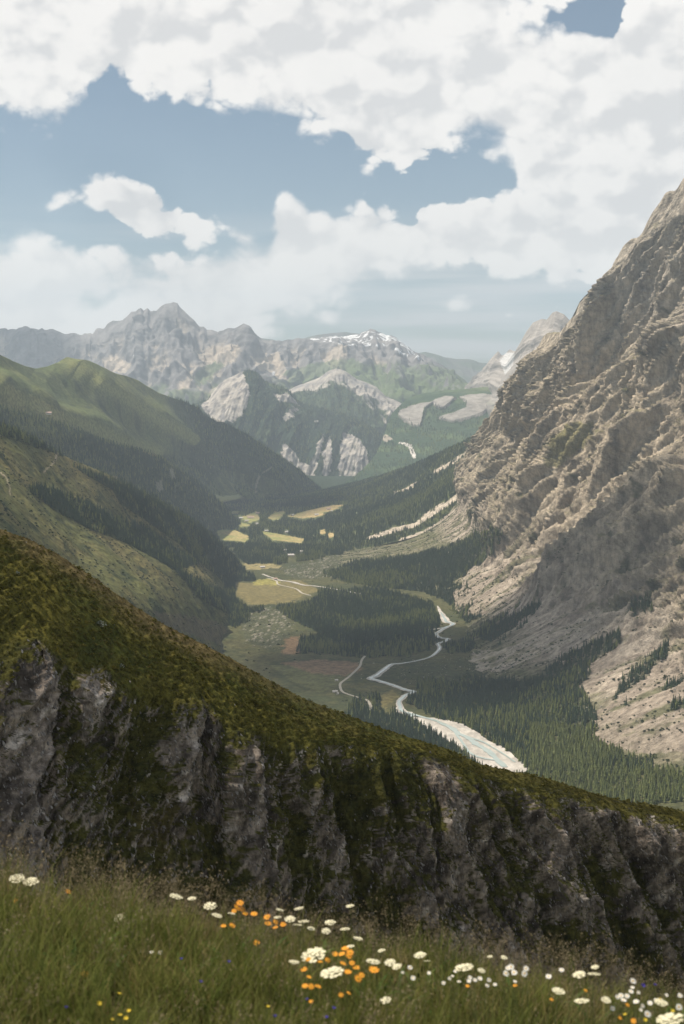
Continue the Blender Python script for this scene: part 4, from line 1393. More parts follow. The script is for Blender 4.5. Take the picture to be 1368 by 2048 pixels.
def bush_geo(rd, n=46, r=1.0, h=1.0, leaf=0.34):
    v, f = [], []
    for _ in range(n):
        a, k = rd.uniform(0, 6.28), rd.random() ** 0.5
        zz = rd.random()
        rr = r * k * math.sqrt(max(0, 1 - zz * zz))
        c = Vector((math.cos(a) * rr, math.sin(a) * rr, zz * h))
        u = Vector((rd.uniform(-1, 1), rd.uniform(-1, 1), rd.uniform(-.5, .8))).normalized() * leaf * rd.uniform(.6, 1.3)
        w_ = Vector((rd.uniform(-1, 1), rd.uniform(-1, 1), rd.uniform(-1, 1))).normalized() * leaf * rd.uniform(.4, .9)
        i = len(v)
        v += [tuple(c - u), tuple(c + w_), tuple(c + u), tuple(c - w_)]
        f += [(i, i + 1, i + 2, i + 3)]
    return v, f


bushes = [joined('bush', [(bush_geo(rd, 34, 1, 0.9, 0.42), m_shrub)]) for _ in range(2)]
palette_far = source_collection('conifer_palette_far', far_trees + bushes)
palette_near = source_collection('conifer_palette_near', near_trees + bushes)

spur_line = lambda px: np.interp(px, SX, SYY)
near_pts, far_pts, bush_pts = [], [], []
for nm, sp, near, sd in (('ground', 7.0, True, 1), ('mountain_wall_right', 7.5, True, 2), ('mountainside_left_near', 8.0, True, 3), ('slope_wooded', 10.0, False, 4),
                         ('mountainside_left_mid', 10.5, False, 5), ('mountainside_left_far', 15.0, False, 6), ('buttress_wooded', 19.0, False, 7), ('ridge_rocky', 24.0, False, 8), ('valley_far', 26.0, False, 9)):
    pts = scatter(nm, sp, thr=0.5, seed=sd)
    px, py = proj(pts)
    ok = (py > 600) & (py < spur_line(px) + 40)
    pts = pts[ok]
    (near_pts if near else far_pts).append(pts)
    if nm in ('ground', 'mountain_wall_right', 'mountainside_left_near'):
        b = scatter(nm, {'ground': 11.0, 'mountain_wall_right': 9.5}.get(nm, 9.0), thr=0.02, seed=sd + 40)
        # 'thr' keeps the sparse places too: single trees and bushes
        px, py = proj(b)
        bush_pts.append(b[(py < spur_line(px) + 40)])
# keep trees off rivers, tracks and under other land: highest land wins
def surface_max(pts):
    """drop points that lie under another sheet of land"""
    keep = np.ones(len(pts), bool)
    for nm in ('ground', 'mountain_wall_right', 'slope_wooded', 'mountainside_left_near', 'mountainside_left_mid'):
        V = LOFTS[nm][0]
        cell = 25.0
        H = {}
        sub = V[::2, ::2].reshape(-1, 3)
        key = np.floor(sub[:, 0] / cell).astype(np.int64) * 100000 + np.floor(sub[:, 1] / cell).astype(np.int64)
        o = np.argsort(key)
        k2, st = np.unique(key[o], return_index=True)
        zmax = np.minimum.reduceat(sub[o, 2], st)
        kp = np.floor(pts[:, 0] / cell).astype(np.int64) * 100000 + np.floor(pts[:, 1] / cell).astype(np.int64)
        j = np.clip(np.searchsorted(k2, kp), 0, len(k2) - 1)
        hit = k2[j] == kp
        keep &= ~(hit & (zmax[j] > pts[:, 2] + 6.0))
    return pts[keep]


# --- rivers and tracks, laid on the valley floor
def gh(x, y):
    return zf(y) + fbm(np.atleast_1d(np.float32(x)), np.atleast_1d(np.float32(y)), 300, 4, 0.5, seed=135) * 2.5 + 0.00004 * np.square(x)


def ribbon(pts, wid, lift, n=8, wob=0.0, seed=0):
    """strip on the valley floor; pts are photograph pixels, wid the half width in metres"""
    w = np.array([floorP(*p) for p in pts])
    # Catmull-Rom
    q = []
    wd = []
    for i in range(len(w) - 1):
        p0, p1, p2, p3 = w[max(i - 1, 0)], w[i], w[i + 1], w[min(i + 2, len(w) - 1)]
        for t in np.linspace(0, 1, n, endpoint=False):
            q.append(0.5 * ((2 * p1) + (-p0 + p2) * t + (2 * p0 - 5 * p1 + 4 * p2 - p3) * t * t + (-p0 + 3 * p1 - 3 * p2 + p3) * t**3))
            wd.append(wid[i] * (1 - t) + wid[i + 1] * t)
    q.append(w[-1])
    wd.append(wid[-1])
    q, wd = np.array(q), np.array(wd)
    tan = np.gradient(q, axis=0)[:, :2]
    tan /= np.linalg.norm(tan, axis=1, keepdims=True) + 1e-9
    nr = np.stack([-tan[:, 1], tan[:, 0]], -1)
    k = np.arange(len(q))
    rows_ = []
    for e in np.linspace(-1, 1, 5):
        ww = wd * (1 + (wob * perlin(k * 0.37 + 5 * e, k * 0.0 + seed + 3 * e, seed) if wob else 0))
        xy = q[:, :2] + nr * (e * ww)[:, None]
        z = gh(xy[:, 0], xy[:, 1]) + lift
        rows_.append(np.column_stack([xy, z]))
    return np.stack(rows_)


WET = []
WETPOLY = []
m_gravel = mat('river_gravel', (0.43, 0.405, 0.365), 0.9, 0.3, 0.03, 0.1, 0.4, 0.2, grit=0.05, gamt=0.3, gdir=(1.0, 0.5, 1.0))
m_water = mat('glacial_water', (0.30, 0.36, 0.335), 0.18, 0.15, 0.03, 0.5)
m_track = mat('track_gravel', (0.40, 0.37, 0.31), 0.95, 0.2, 0.08)


def strip(name, pts, wid, lift, material, label, n=8, wob=0.25, seed=1):
    G = ribbon(pts, wid, lift, n, wob, seed)
    WET.append((G[2][:, :2], float(np.max(wid))))
    return link(name, grid_mesh(name, G), material, kind='structure', label=label)


def pairstrip(name, left, right, lift, material, label, n=14):
    t = np.linspace(0, 1, 40)
    A = np.array([floorP(*p) for p in left])
    B = np.array([floorP(*p) for p in right])
    A = np.stack([np.interp(t, np.linspace(0, 1, len(A)), A[:, k]) for k in range(2)], -1)
    B = np.stack([np.interp(t, np.linspace(0, 1, len(B)), B[:, k]) for k in range(2)], -1)
    nn = perlin(t * 9, t * 0, 3)[:, None] * 9
    A = A + nn * [1, .4]
    B = B + np.roll(nn, 7) * [1, .4]
    g = np.stack([A * (1 - e) + B * e for e in np.linspace(0, 1, n)])
    z = gh(g[..., 0].reshape(-1), g[..., 1].reshape(-1)).reshape(g.shape[:2])
    z = z + lift + 0.35 * fbm(g[..., 0], g[..., 1], 30, 3, seed=5)
    WETPOLY.append(list(left) + list(right)[::-1])
    return link(name, grid_mesh(name, np.dstack([g, z])), material, kind='structure', label=label)


pairstrip('river_bed', [(826, 1434), (838, 1450), (870, 1468), (905, 1490), (940, 1515), (965, 1540), (1000, 1570)], [(832, 1436), (870, 1438), (915, 1446), (955, 1466), (990, 1492), (1022, 1508), (1060, 1545)],
          0.9, m_gravel, 'broad pale gravel bed of the braided river')
strip('river', [(812, 1427), (860, 1441), (890, 1454), (905, 1462), (915, 1470), (940, 1482), (950, 1492), (965, 1500), (985, 1515), (1010, 1540)], [4, 5, 6, 7, 6, 7, 8, 7, 6, 6], 1.9, m_water,
      'milky turquoise river winding over its gravel bed', wob=0.5)
strip('river', [(905, 1462), (925, 1490), (935, 1506), (950, 1516), (972, 1522), (1000, 1527)], [3, 3, 4, 3, 4, 3], 1.95, m_water, 'side channel of the braided river', wob=0.4, seed=3)
strip('river', [(930, 1476), (965, 1488), (985, 1500), (1005, 1512), (1030, 1530)], [2.5, 3, 2, 2.5, 2], 1.95, m_water, 'thin right-bank channel of the braided river', wob=0.4, seed=5)
low = [(803, 1328), (782, 1330), (770, 1339), (752, 1352), (742, 1357), (767, 1365), (792, 1374), (812, 1381), (828, 1385), (814, 1390), (806, 1396), (798, 1406), (800, 1416), (803, 1424), (814, 1428), (826, 1435)]
strip('river_bed', low, [7, 8, 9, 11, 11, 10, 10, 10, 8, 8, 8, 7, 8, 12, 13, 9], 0.8, m_gravel, 'pale gravel banks of the stream by the meadow', wob=0.3)
strip('river', low, [3, 3.5, 4, 4, 5, 4.5, 4, 4.5, 5, 4, 4, 4, 4, 4, 4, 4], 1.4, m_water, 'milky stream bending between meadow and wood', wob=0.4)
upp = [(875, 1215), (882, 1228), (889, 1240), (893, 1247), (906, 1251), (899, 1256), (879, 1260), (850, 1263)]
strip('river_bed', upp, [2, 7, 13, 13, 9, 7, 6, 4], 0.8, m_gravel, 'gravel bank where the river leaves the wood', wob=0.3)
upp2 = [(896, 1257), (879, 1266), (872, 1271), (879, 1278), (896, 1281), (889, 1286), (876, 1290), (879, 1300), (860, 1316), (830, 1324), (803, 1328)]
strip('river_bed', upp2, [6, 8, 7, 7, 8, 7, 7, 7, 4, 4, 6], 0.85, m_gravel, 'gravel meander beside the dark wood', wob=0.3)
strip('river', upp[1:7], [2, 4, 5, 5, 4, 3], 1.5, m_water, 'pale water at the upper bend', wob=0.3)
strip('river', upp2, [2.5, 3, 3, 3, 3, 3, 3, 3, 2, 2, 3], 1.5, m_water, 'pale water in the upper meander', wob=0.3)
strip('river_bed', [(525, 1150), (545, 1157), (560, 1162), (584, 1165), (606, 1171), (630, 1173), (659, 1177), (683, 1181), (703, 1185), (740, 1192)], [5, 6, 9, 9, 7, 8, 8, 9, 8, 3], 0.9, m_gravel,
      'pale stream bed crossing the valley beyond the wood', wob=0.5)
strip('track', [(730, 1312), (723, 1322), (719, 1334), (699, 1353), (682, 1366), (681, 1377), (688, 1386), (715, 1395), (734, 1401), (741, 1412), (740, 1424)], [3.2] * 11, 0.7, m_track,
      'gravel track curving across the meadow', wob=0.1)
strip('track', [(535, 1158), (552, 1163), (556, 1170), (573, 1174), (593, 1179), (604, 1187), (622, 1192)], [3.5] * 7, 0.7, m_track, 'gravel track along the upper pasture', wob=0.1)


CLEAR = VILL + [[(470, 1163), (600, 1160), (640, 1183), (600, 1200), (500, 1208), (470, 1190)], [(545, 1320), (725, 1320), (735, 1340), (680, 1385), (600, 1370)], [(760, 1395), (795, 1380), (800, 1400), (770, 1420)],
                [(568, 1272), (600, 1270), (588, 1306), (565, 1306)], [(490, 1129), (560, 1129), (600, 1128), (640, 1132), (560, 1140), (490, 1138)], [(575, 1108), (592, 1108), (592, 1116), (575, 1116)]]

HOUSES = ((670, 1385), (675, 1389), (673, 1362), (482, 1035), (501, 1034), (494, 1040), (513, 1046), (573, 1063), (582, 1113), (602, 1105), (584, 1029), (632, 1028), (658, 1016), (663, 1021), (516, 1025), (532, 1061), (525, 1138),
          (551, 1161), (570, 1103))
CLEAR += [[(x - 4, y - 4), (x + 4, y - 4), (x + 4, y), (x - 4, y)] for x, y in HOUSES]


def off_wet(pts):
    keep = np.ones(len(pts), bool)
    x_, y_ = proj(pts)
    hp = 19 * FPX / pts[:, 1]
    for poly in WETPOLY:
        keep &= ~inpoly(x_, y_, poly)
    for poly in CLEAR:
        keep &= ~(inpoly(x_, y_, poly) | inpoly(x_, y_ - hp, poly) | inpoly(x_, y_ - 0.5 * hp, poly))
    for ln, wd in WET:
        near_ = (np.abs(pts[:, 0] - ln[:, 0].mean()) < np.ptp(ln[:, 0]) + 60) & (np.abs(pts[:, 1] - ln[:, 1].mean()) < np.ptp(ln[:, 1]) + 60)
        idx = np.nonzero(near_)[0]
        if len(idx):
            d = linedist(pts[idx, 0], pts[idx, 1], [tuple(p) for p in ln])
            keep[idx[d < wd * 0.9 + 4]] = False
    return pts[keep]


near_pts = off_wet(surface_max(np.concatenate(near_pts)))
far_pts = off_wet(surface_max(np.concatenate(far_pts)))
bush_pts = off_wet(surface_max(np.concatenate(bush_pts)))
npx, npy = proj(near_pts)
lar = (fbm(near_pts[:, 0], near_pts[:, 1], 260, 3, seed=191) + 0.35 * rng.standard_normal(len(near_pts)) * 0.6 + np.where((npx > 1060) & (npy > 1455), 0.75, 0) - 0.12) > 0.1
nvar = np.where(lar, 3, 0) + rng.integers(0, 3, len(near_pts))
nsz = 0.5 + 0.65 * rng.random(len(near_pts)) ** 0.8 * np.where(near_pts[:, 1] > 5000, 1.05, 1.0)
nrot = rng.uniform(0, 6.28, len(near_pts))

# the 300 largest in view stand as trees of their own
vis = (npx > 4) & (npx < 1364) & (npy < spur_line(npx) + 2) & (npy > 900)
app = np.where(vis, nsz / near_pts[:, 1], 0)
big = np.argsort(-app)[:300]
isbig = np.zeros(len(near_pts), bool)
isbig[big] = True
trunk_me = [mesh_from('trunk', *t_) for t_, c_, m_ in tree_parts]
crown_me = [mesh_from('crown', *c_) for t_, c_, m_ in tree_parts]
for a, b, (t_, c_, m_) in zip(trunk_me, crown_me, tree_parts):
    a.materials.append(m_bark)
    b.materials.append(m_)
for i in big:
    e = link('larch_tree' if nvar[i] >= 3 else 'spruce_tree', None, loc=tuple(near_pts[i]))
    e.scale = (nsz[i],) * 3
    e.rotation_euler.z = nrot[i]
    kind_ = 'light green larch' if nvar[i] >= 3 else 'dark spruce'
    gap_ = spur_line(npx[i]) - npy[i]
    row_ = 'in the front rank behind the spur crest' if gap_ < 14 else ('in the middle ranks' if gap_ < 34 else 'in the back ranks')
    col_ = 'beside the gravel bed' if npx[i] < 1045 else ('right of the gravel bed' if npx[i] < 1130 else ('amid the lower right wood' if npx[i] < 1250 else 'by the right picture edge'))
    e['label'] = '%s %s, %s' % (kind_, row_, col_)
    e['group'] = '%s %s %s' % (kind_.split()[-1], col_, row_.split()[2])
    e['category'] = 'tree'
    link('trunk', trunk_me[nvar[i]], parent=e)
    link('crown', crown_me[nvar[i]], parent=e)
rest = ~isbig
z3 = lambda a: np.stack([np.zeros_like(a), np.zeros_like(a), a], -1)
s3 = lambda a: np.stack([a * rng.uniform(0.85, 1.2, len(a)), a * rng.uniform(0.85, 1.2, len(a)), a], -1)
scatter_object('forest', near_pts[rest], nvar[rest], z3(nrot[rest]), s3(nsz[rest]), palette_near, label='conifer woods on the valley floor and lower slopes', cat='forest')
fl = (fbm(far_pts[:, 0], far_pts[:, 1], 500, 3, seed=195) + 0.3 * rng.standard_normal(len(far_pts))) > 0.12
fs = rng.uniform(0.7, 1.15, len(far_pts)) * np.interp(far_pts[:, 1], [6000, 12000], [1.05, 1.35])
scatter_object('forest', far_pts, np.where(fl, 3, 0) + rng.integers(0, 3, len(far_pts)), z3(rng.uniform(0, 6.28, len(far_pts))), s3(fs), palette_far,
               label='distant conifer woods on the far slopes', cat='forest')
bs_ = 1.0 + 3.4 * rng.random(len(bush_pts)) ** 1.6
scatter_object('shrubbery', bush_pts, 6 + rng.integers(0, 2, len(bush_pts)), z3(rng.uniform(0, 6.28, len(bush_pts))), np.stack([bs_, bs_, bs_ * 0.8], -1), palette_near,
               label='dark alder and pine scrub dotted over slopes and boulders', cat='shrubs')
print('TREES', len(near_pts), len(far_pts), len(bush_pts))

# ------------------------------------------------------------------ loose rock
def rock_geo(rd, n=7, sx=1.0, sy=0.8, sz=0.6):
    """an angular boulder: a jittered, cut block"""
    import bmesh
    bm = bmesh.new()
    for _ in range(14):
        a, b = rd.uniform(0, 6.28), rd.uniform(-1, 1)
        r = rd.uniform(0.8, 1.1)
        s_ = math.sqrt(1 - b * b)
        bm.verts.new((math.cos(a) * s_ * r * sx, math.sin(a) * s_ * r * sy, b * r * sz))
    bmesh.ops.convex_hull(bm, input=bm.verts)
    bm.verts.ensure_lookup_table()
    bad = [v_ for v_ in bm.verts if not v_.link_faces]
    bmesh.ops.delete(bm, geom=bad, context='VERTS')
    bm.verts.index_update()
    v = [tuple(q.co) for q in bm.verts]
    f = [tuple(q.index for q in fc.verts) for fc in bm.faces]
    bm.free()
    return v, f


def rock_mat(name, c0, c1):
    m = bpy.data.materials.new(name)
    m.use_nodes = True
    t = NT(m.node_tree)
    bs = m.node_tree.nodes['Principled BSDF']
    oi = t.n('ShaderNodeObjectInfo')
    tc = t.n('ShaderNodeTexCoord')
    nz = t.noise(tc.outputs['Object'], 2.5, 4, 0.6)
    f = t.m('ADD', t.m('MULTIPLY', oi.outputs['Random'], 0.7), t.m('MULTIPLY', t.m('SUBTRACT', nz, 0.4), 0.7), clamp=True)
    t.put(bs.inputs['Base Color'], t.mix(f, c0, c1))
    bs.inputs['Roughness'].default_value = 0.9
    bs.inputs['Specular IOR Level'].default_value = 0.15
    return m


m_boulder = rock_mat('granite_boulder', (0.22, 0.20, 0.17), (0.50, 0.46, 0.40))
m_slate = rock_mat('slate_chip', (0.10, 0.092, 0.086), (0.42, 0.39, 0.37))
boulders = [joined('boulder', [(rock_geo(rd), m_boulder)]) for _ in range(4)]
chips = [joined('chip', [(rock_geo(rd, sx=1.0, sy=0.55, sz=0.35), m_slate)]) for _ in range(5)]
pal_boulder = source_collection('boulder_palette', boulders)
pal_chip = source_collection('chip_palette', chips)


def pick(name, polys, spacing, seed):
    V, N, f, px, py = LOFTS[name]
    LOFTS['_tmp'] = (V, N, np.maximum.reduce([inpoly(px, py, p) * k for p, k in polys]).astype(float), px, py)
    return scatter('_tmp', spacing, thr=0.01, seed=seed)


bp = np.concatenate([pick('ground', [([(545, 1140), (700, 1105), (830, 1085), (930, 1085), (870, 1125), (700, 1152), (600, 1165)], 1.0), ([(480, 1215), (590, 1212), (590, 1275), (560, 1310), (490, 1290)], 0.8),
                                     ([(600, 1318), (700, 1318), (760, 1330), (700, 1380), (600, 1360)], 0.08), ([(780, 1330), (900, 1310), (1000, 1330), (900, 1365), (800, 1370)], 0.5)], 15.0, 71),
                     pick('mountain_wall_right', [([(560, 1150), (700, 1105), (900, 1070), (1000, 1040), (960, 1110), (860, 1130), (700, 1160)], 1.0),
                                                  ([(800, 1345), (900, 1318), (1020, 1288), (1130, 1245), (1220, 1212), (1180, 1265), (1090, 1312), (1000, 1350), (880, 1366)], 1.0),
                                                  ([(900, 1190), (1040, 1110), (960, 1230)], 0.5), ([(1150, 1400), (1368, 1200), (1368, 1520), (1200, 1490)], 0.35)], 14.0, 72)])
bp = surface_max(bp)
bsz = rng.uniform(0.8, 1.9, len(bp)) * np.where(rng.random(len(bp)) < 0.12, 2.2, 1.0)
scatter_object('boulder_rubble', bp, rng.integers(0, 4, len(bp)), rng.uniform(0, 6.28, (len(bp), 3)), np.stack([bsz * 1.2, bsz, bsz], -1), pal_boulder, label='pale boulders strewn over the fans and the valley floor', cat='rubble')

# ------------------------------------------------------------------ turf and chips on the spur
m_turf = leaf_mat('turf_leaves', (0.095, 0.092, 0.022), (0.155, 0.138, 0.032), trans=0.4)
m_turf2 = leaf_mat('dry_turf', (0.13, 0.10, 0.04), (0.24, 0.18, 0.085), trans=0.2)


def tuft_geo(rd, n=14, h=0.5, r=0.25, w=0.05, lean=0.35, seg=1, droop=0.2):
    v, f = [], []
    for _ in range(n):
        a, k = rd.uniform(0, 6.28), r * math.sqrt(rd.random())
        bx_, by_ = math.cos(a) * k, math.sin(a) * k
        la = rd.uniform(0, 6.28)
        ln = lean * rd.uniform(0.2, 1.0)
        hh = h * rd.uniform(0.55, 1.1)
        ta = rd.uniform(0, 6.28)
        wx, wy = math.cos(ta) * w * 0.5, math.sin(ta) * w * 0.5
        i = len(v)
        for q in range(seg + 1):
            k_ = q / (seg + 1)
            ox, oy = math.cos(la) * ln * hh * k_ ** 1.6, math.sin(la) * ln * hh * k_ ** 1.6
            z_ = hh * (k_ - droop * k_ ** 3)
            t_ = 1 - 0.55 * k_
            v += [(bx_ + ox - wx * t_, by_ + oy - wy * t_, z_), (bx_ + ox + wx * t_, by_ + oy + wy * t_, z_)]
            if q:
                f.append((i + 2 * q - 2, i + 2 * q - 1, i + 2 * q + 1, i + 2 * q))
        v.append((bx_ + math.cos(la) * ln * hh, by_ + math.sin(la) * ln * hh, hh * (1 - droop)))
        f.append((i + 2 * seg, i + 2 * seg + 1, len(v) - 1))
    return v, f


turf = [joined('turf', [(bush_geo(rd, 20, 0.5, 0.36, 0.20), m_turf)]) for _ in range(2)] + [joined('turf', [(tuft_geo(rd, 18, 0.42, 0.3, 0.085, 0.7), m_turf)])] + \
       [joined('turf', [(tuft_geo(rd, 16, 0.36, 0.3, 0.08, 0.8), m_turf2)])]
pal_turf = source_collection('turf_palette', turf)
tp = scatter('hillside_spur', 0.60, thr=0.3, seed=81)
tx, ty = proj(tp)
kk = (tx > -120) & (tx < 1490) & (ty < 2010)
tp, tx, ty = tp[kk], tx[kk], ty[kk]
nn = fbm(tp[:, 0], tp[:, 1], 9, 4, 0.6, seed=201)
dryp = sstep(60, 0, (ty - np.interp(tx, SX, SYY)) + 50 * nn) * sstep(1000, 300, tx)
tv = np.where(rng.random(len(tp)) < dryp * 0.75 + 0.05, 3, rng.integers(0, 3, len(tp)))
ts = rng.uniform(0.3, 0.8, len(tp)) * (1 + 0.45 * nn)
scatter_object('turf_tufts', tp, tv, z3(rng.uniform(0, 6.28, len(tp))), np.stack([ts, ts, ts], -1), pal_turf, label='low bilberry and grass tufts covering the spur', cat='turf')
V_, N_, f_, px_, py_ = LOFTS['hillside_spur']
LOFTS['_tmp'] = (V_, N_, np.where(f_ < 0, 1.0, np.where(py_ > np.interp(px_, EX, EY), 0.12, 0.004)), px_, py_)
cp = scatter('_tmp', 0.62, thr=0.001, seed=82)
cx_, cy_ = proj(cp)
kk = (cx_ > -120) & (cx_ < 1490) & (cy_ < 2010)
cp = cp[kk]
cs = 0.10 + 0.34 * rng.random(len(cp)) ** 3
scatter_object('slate_rubble', cp, rng.integers(0, 5, len(cp)), np.stack([rng.uniform(-0.6, 0.6, len(cp)), rng.uniform(0.7, 1.5, len(cp)), rng.uniform(-0.8, 0.8, len(cp))], -1),
               np.stack([cs, cs, cs], -1), pal_chip, label='pale slate chips lodged in the cliffs of the spur', cat='rubble')

# grey willow bushes on the turf slope
m_willow = leaf_mat('willow_leaves', (0.17, 0.19, 0.15), (0.30, 0.32, 0.27), trans=0.15)
m_twig = mat('twig', (0.12, 0.09, 0.06), 0.9, 0.2, 8)
sv = V_.reshape(-1, 3)
spx, spy = px_.reshape(-1), py_.reshape(-1)


def on_loft(name, px, py):
    V, N, f, x, y = LOFTS[name]
    d = (x - px) ** 2 + (y - py) ** 2 + np.where(N[..., 2] * 0 + V[..., 1] > 0, 0, 1e9)
    near_ = d < d.min() + 9
    idx = np.argmin(np.where(near_, V[..., 1], 1e9))
    return V.reshape(-1, 3)[idx]


for (bx0, by0, sz_, lab) in ((203, 1250, 0.85, 'pale grey bush alone in the middle of the turf slope'), (35, 1146, 0.45, 'small pale grey bush near the left edge of the turf slope'),
                             (245, 1334, 0.5, 'low grey bush just above the rock outcrops'), (627, 1388, 0.4, 'small pale bush at the crest of the spur above the meadow track')):
    e = link('grey_bush', None, loc=tuple(on_loft('hillside_spur', bx0, by0)), label=lab, cat='bush', group='grey bushes on the spur')
    me = joined('foliage', [(bush_geo(rd, 90, 1.0, 0.8, 0.16), m_willow)])
    link('foliage', me, parent=e)
    v, f = tuft_geo(rd, 12, 0.8, 0.2, 0.05, 0.8)
    link('twigs', joined('twigs', [((v, f), m_twig)]), parent=e)
    e.scale = (sz_ * 1.1, sz_, sz_)

# ------------------------------------------------------------------ mountain huts and the hamlet
m_wall = mat('limewashed_wall', (0.60, 0.55, 0.47), 0.9, 0.1, 0.6)
m_roofp = mat('stone_roof_pale', (0.52, 0.49, 0.46), 0.8, 0.15, 0.8)
m_roofr = mat('roof_rose', (0.50, 0.36, 0.31), 0.8, 0.15, 0.8)
m_wood = mat('larch_boards', (0.16, 0.095, 0.055), 0.85, 0.25, 2.0)
m_pane = mat('window_pane', (0.04, 0.05, 0.06), 0.15, 0.1, 2.0, 0.5)


def box(x0, x1, y0, y1, z0, z1):
    v = [(x, y, z) for z in (z0, z1) for y in (y0, y1) for x in (x0, x1)]
    return v, [(0, 2, 3, 1), (4, 5, 7, 6), (0, 1, 5, 4), (2, 6, 7, 3), (0, 4, 6, 2), (1, 3, 7, 5)]


def house(p, L, Wd, H, rot, roofm, label, name='alpine_house', group='houses of the hamlet'):
    e = link(name, None, loc=tuple(p), label=label, cat='house', group=group)
    e.rotation_euler.z = rot
    l, w = L / 2, Wd / 2
    rh = Wd * 0.34
    v = [(-l, -w, -3), (l, -w, -3), (l, w, -3), (-l, w, -3), (-l, -w, H), (l, -w, H), (l, w, H), (-l, w, H), (-l, 0, H + rh), (l, 0, H + rh)]
    f = [(0, 1, 5, 4), (2, 3, 7, 6), (1, 2, 6, 9, 5), (3, 0, 4, 8, 7)]
    link('wall', mesh_from('wall', v, f), m_wall, e)
    o, t = 0.9, 0.35
    k = rh / w
    v = []
    for x in (-l - o, l + o):
        v += [(x, -w - o, H - o * k + 0.05), (x, 0, H + rh + 0.05), (x, w + o, H - o * k + 0.05), (x, -w - o, H - o * k + 0.05 + t), (x, 0, H + rh + 0.05 + t), (x, w + o, H - o * k + 0.05 + t)]
    f = [(3, 9, 10, 4), (4, 10, 11, 5), (0, 1, 7, 6), (1, 2, 8, 7), (0, 6, 9, 3), (2, 5, 11, 8), (0, 3, 4, 1), (1, 4, 5, 2), (6, 7, 10, 9), (7, 8, 11, 10)]
    rf = link('roof', mesh_from('roof', v, f), roofm, e)
    link('chimney', mesh_from('chimney', *box(l * 0.3, l * 0.3 + 0.9, -0.3, 0.6, H + rh * 0.6, H + rh + 1.3)), m_wall, rf)
    link('door', mesh_from('door', *box(-0.6, 0.6, -w - 0.06, -w + 0.02, 0, 2.2)), m_wood, e)
    for x in np.arange(-l + 1.6, l - 1.0, 3.0):
        if abs(x) > 1.3:
            wn = link('window', mesh_from('window', *box(x - 0.65, x + 0.65, -w - 0.07, -w + 0.02, 1.0, 2.3)), m_wood, e)
            link('pane', mesh_from('pane', *box(x - 0.5, x + 0.5, -w - 0.09, -w - 0.06, 1.15, 2.15)), m_pane, wn)
    return e


def best_ground(px, py):
    a = floorP(px, py)
    b = on_loft('slope_wooded', px, py)
    bx_, by_ = proj(b)
    if math.hypot(bx_ - px, by_ - py) < 4 and b[1] < a[1] + 50:
        return b
    return np.array([a[0], a[1], float(gh(a[0], a[1])[0])])


for px, py, L, rot, rm, lab in ((670, 1385, 11, 0.2, m_roofp, 'pale roofed hut beside the gravel track on the near meadow'), (675, 1389, 7, 1.2, m_roofp, 'small shed in front of the hut beside the track'),
                                (673, 1362, 7, 0.1, m_roofp, 'tiny white hut standing alone on the meadow left of the track'),
                                (482, 1035, 22, 0.1, m_roofp, 'pale house at the left end of the hamlet'), (501, 1034, 34, 0.15, m_roofr, 'long rose roofed building in the middle of the hamlet'),
                                (494, 1040, 20, 0.5, m_roofp, 'house just below the long rose roofed building'), (513, 1046, 26, 1.0, m_roofp, 'white roofed house at the lower edge of the hamlet'),
                                (573, 1063, 24, 0.7, m_roofp, 'white chalet alone by the yellow field'), (582, 1113, 26, 0.0, m_roofp, 'long white building on the edge of the dark wood'),
                                (602, 1105, 18, 0.2, m_roofp, 'small house in trees right of the long white building'), (584, 1029, 22, 1.2, m_roofp, 'house beside the green terrace field'),
                                (632, 1028, 22, 0.3, m_roofp, 'pale house on the upper clearing right of the hamlet'), (658, 1016, 24, 0.4, m_roofr, 'rose roofed chalet at the top of the upper clearing'),
                                (663, 1021, 18, 0.9, m_roofp, 'chalet below the rose roofed chalet on the clearing'), (516, 1025, 22, 0.3, m_roofr, 'house above the hamlet among trees'),
                                (532, 1061, 18, 0.4, m_roofp, 'small house at the left end of the yellow field'), (525, 1138, 18, 0.2, m_roofp, 'hut at the stream above the pasture'),
                                (551, 1161, 14, 0.1, m_roofr, 'rust roofed hut where the upper track begins'), (570, 1103, 16, 0.9, m_roofp, 'house behind the long white building')):
    Wd = L * 0.55 if L < 30 else 15
    house(best_ground(px, py), L, Wd, 5.0 if L > 12 else 3.0, rot, rm, lab)
house(on_loft('mountainside_left_far', 97, 828), 30, 13, 5, 0.3, m_roofr, 'long alpine hut on the high pasture at far left', group='alpine huts')
house(on_loft('buttress_wooded', 632, 841), 34, 16, 6, 0.2, m_roofp, 'white building high on the far wooded buttress', group='alpine huts')

# ------------------------------------------------------------------ meadow grass
m_g1 = leaf_mat('meadow_blades', (0.095, 0.120, 0.028), (0.24, 0.24, 0.07), trans=0.4)
m_g2 = leaf_mat('dry_blades', (0.20, 0.165, 0.06), (0.38, 0.31, 0.14), trans=0.35)
m_g3 = leaf_mat('seed_heads', (0.17, 0.14, 0.085), (0.30, 0.24, 0.15), trans=0.3)
m_g4 = leaf_mat('broad_leaves', (0.05, 0.09, 0.02), (0.11, 0.16, 0.04), trans=0.35)


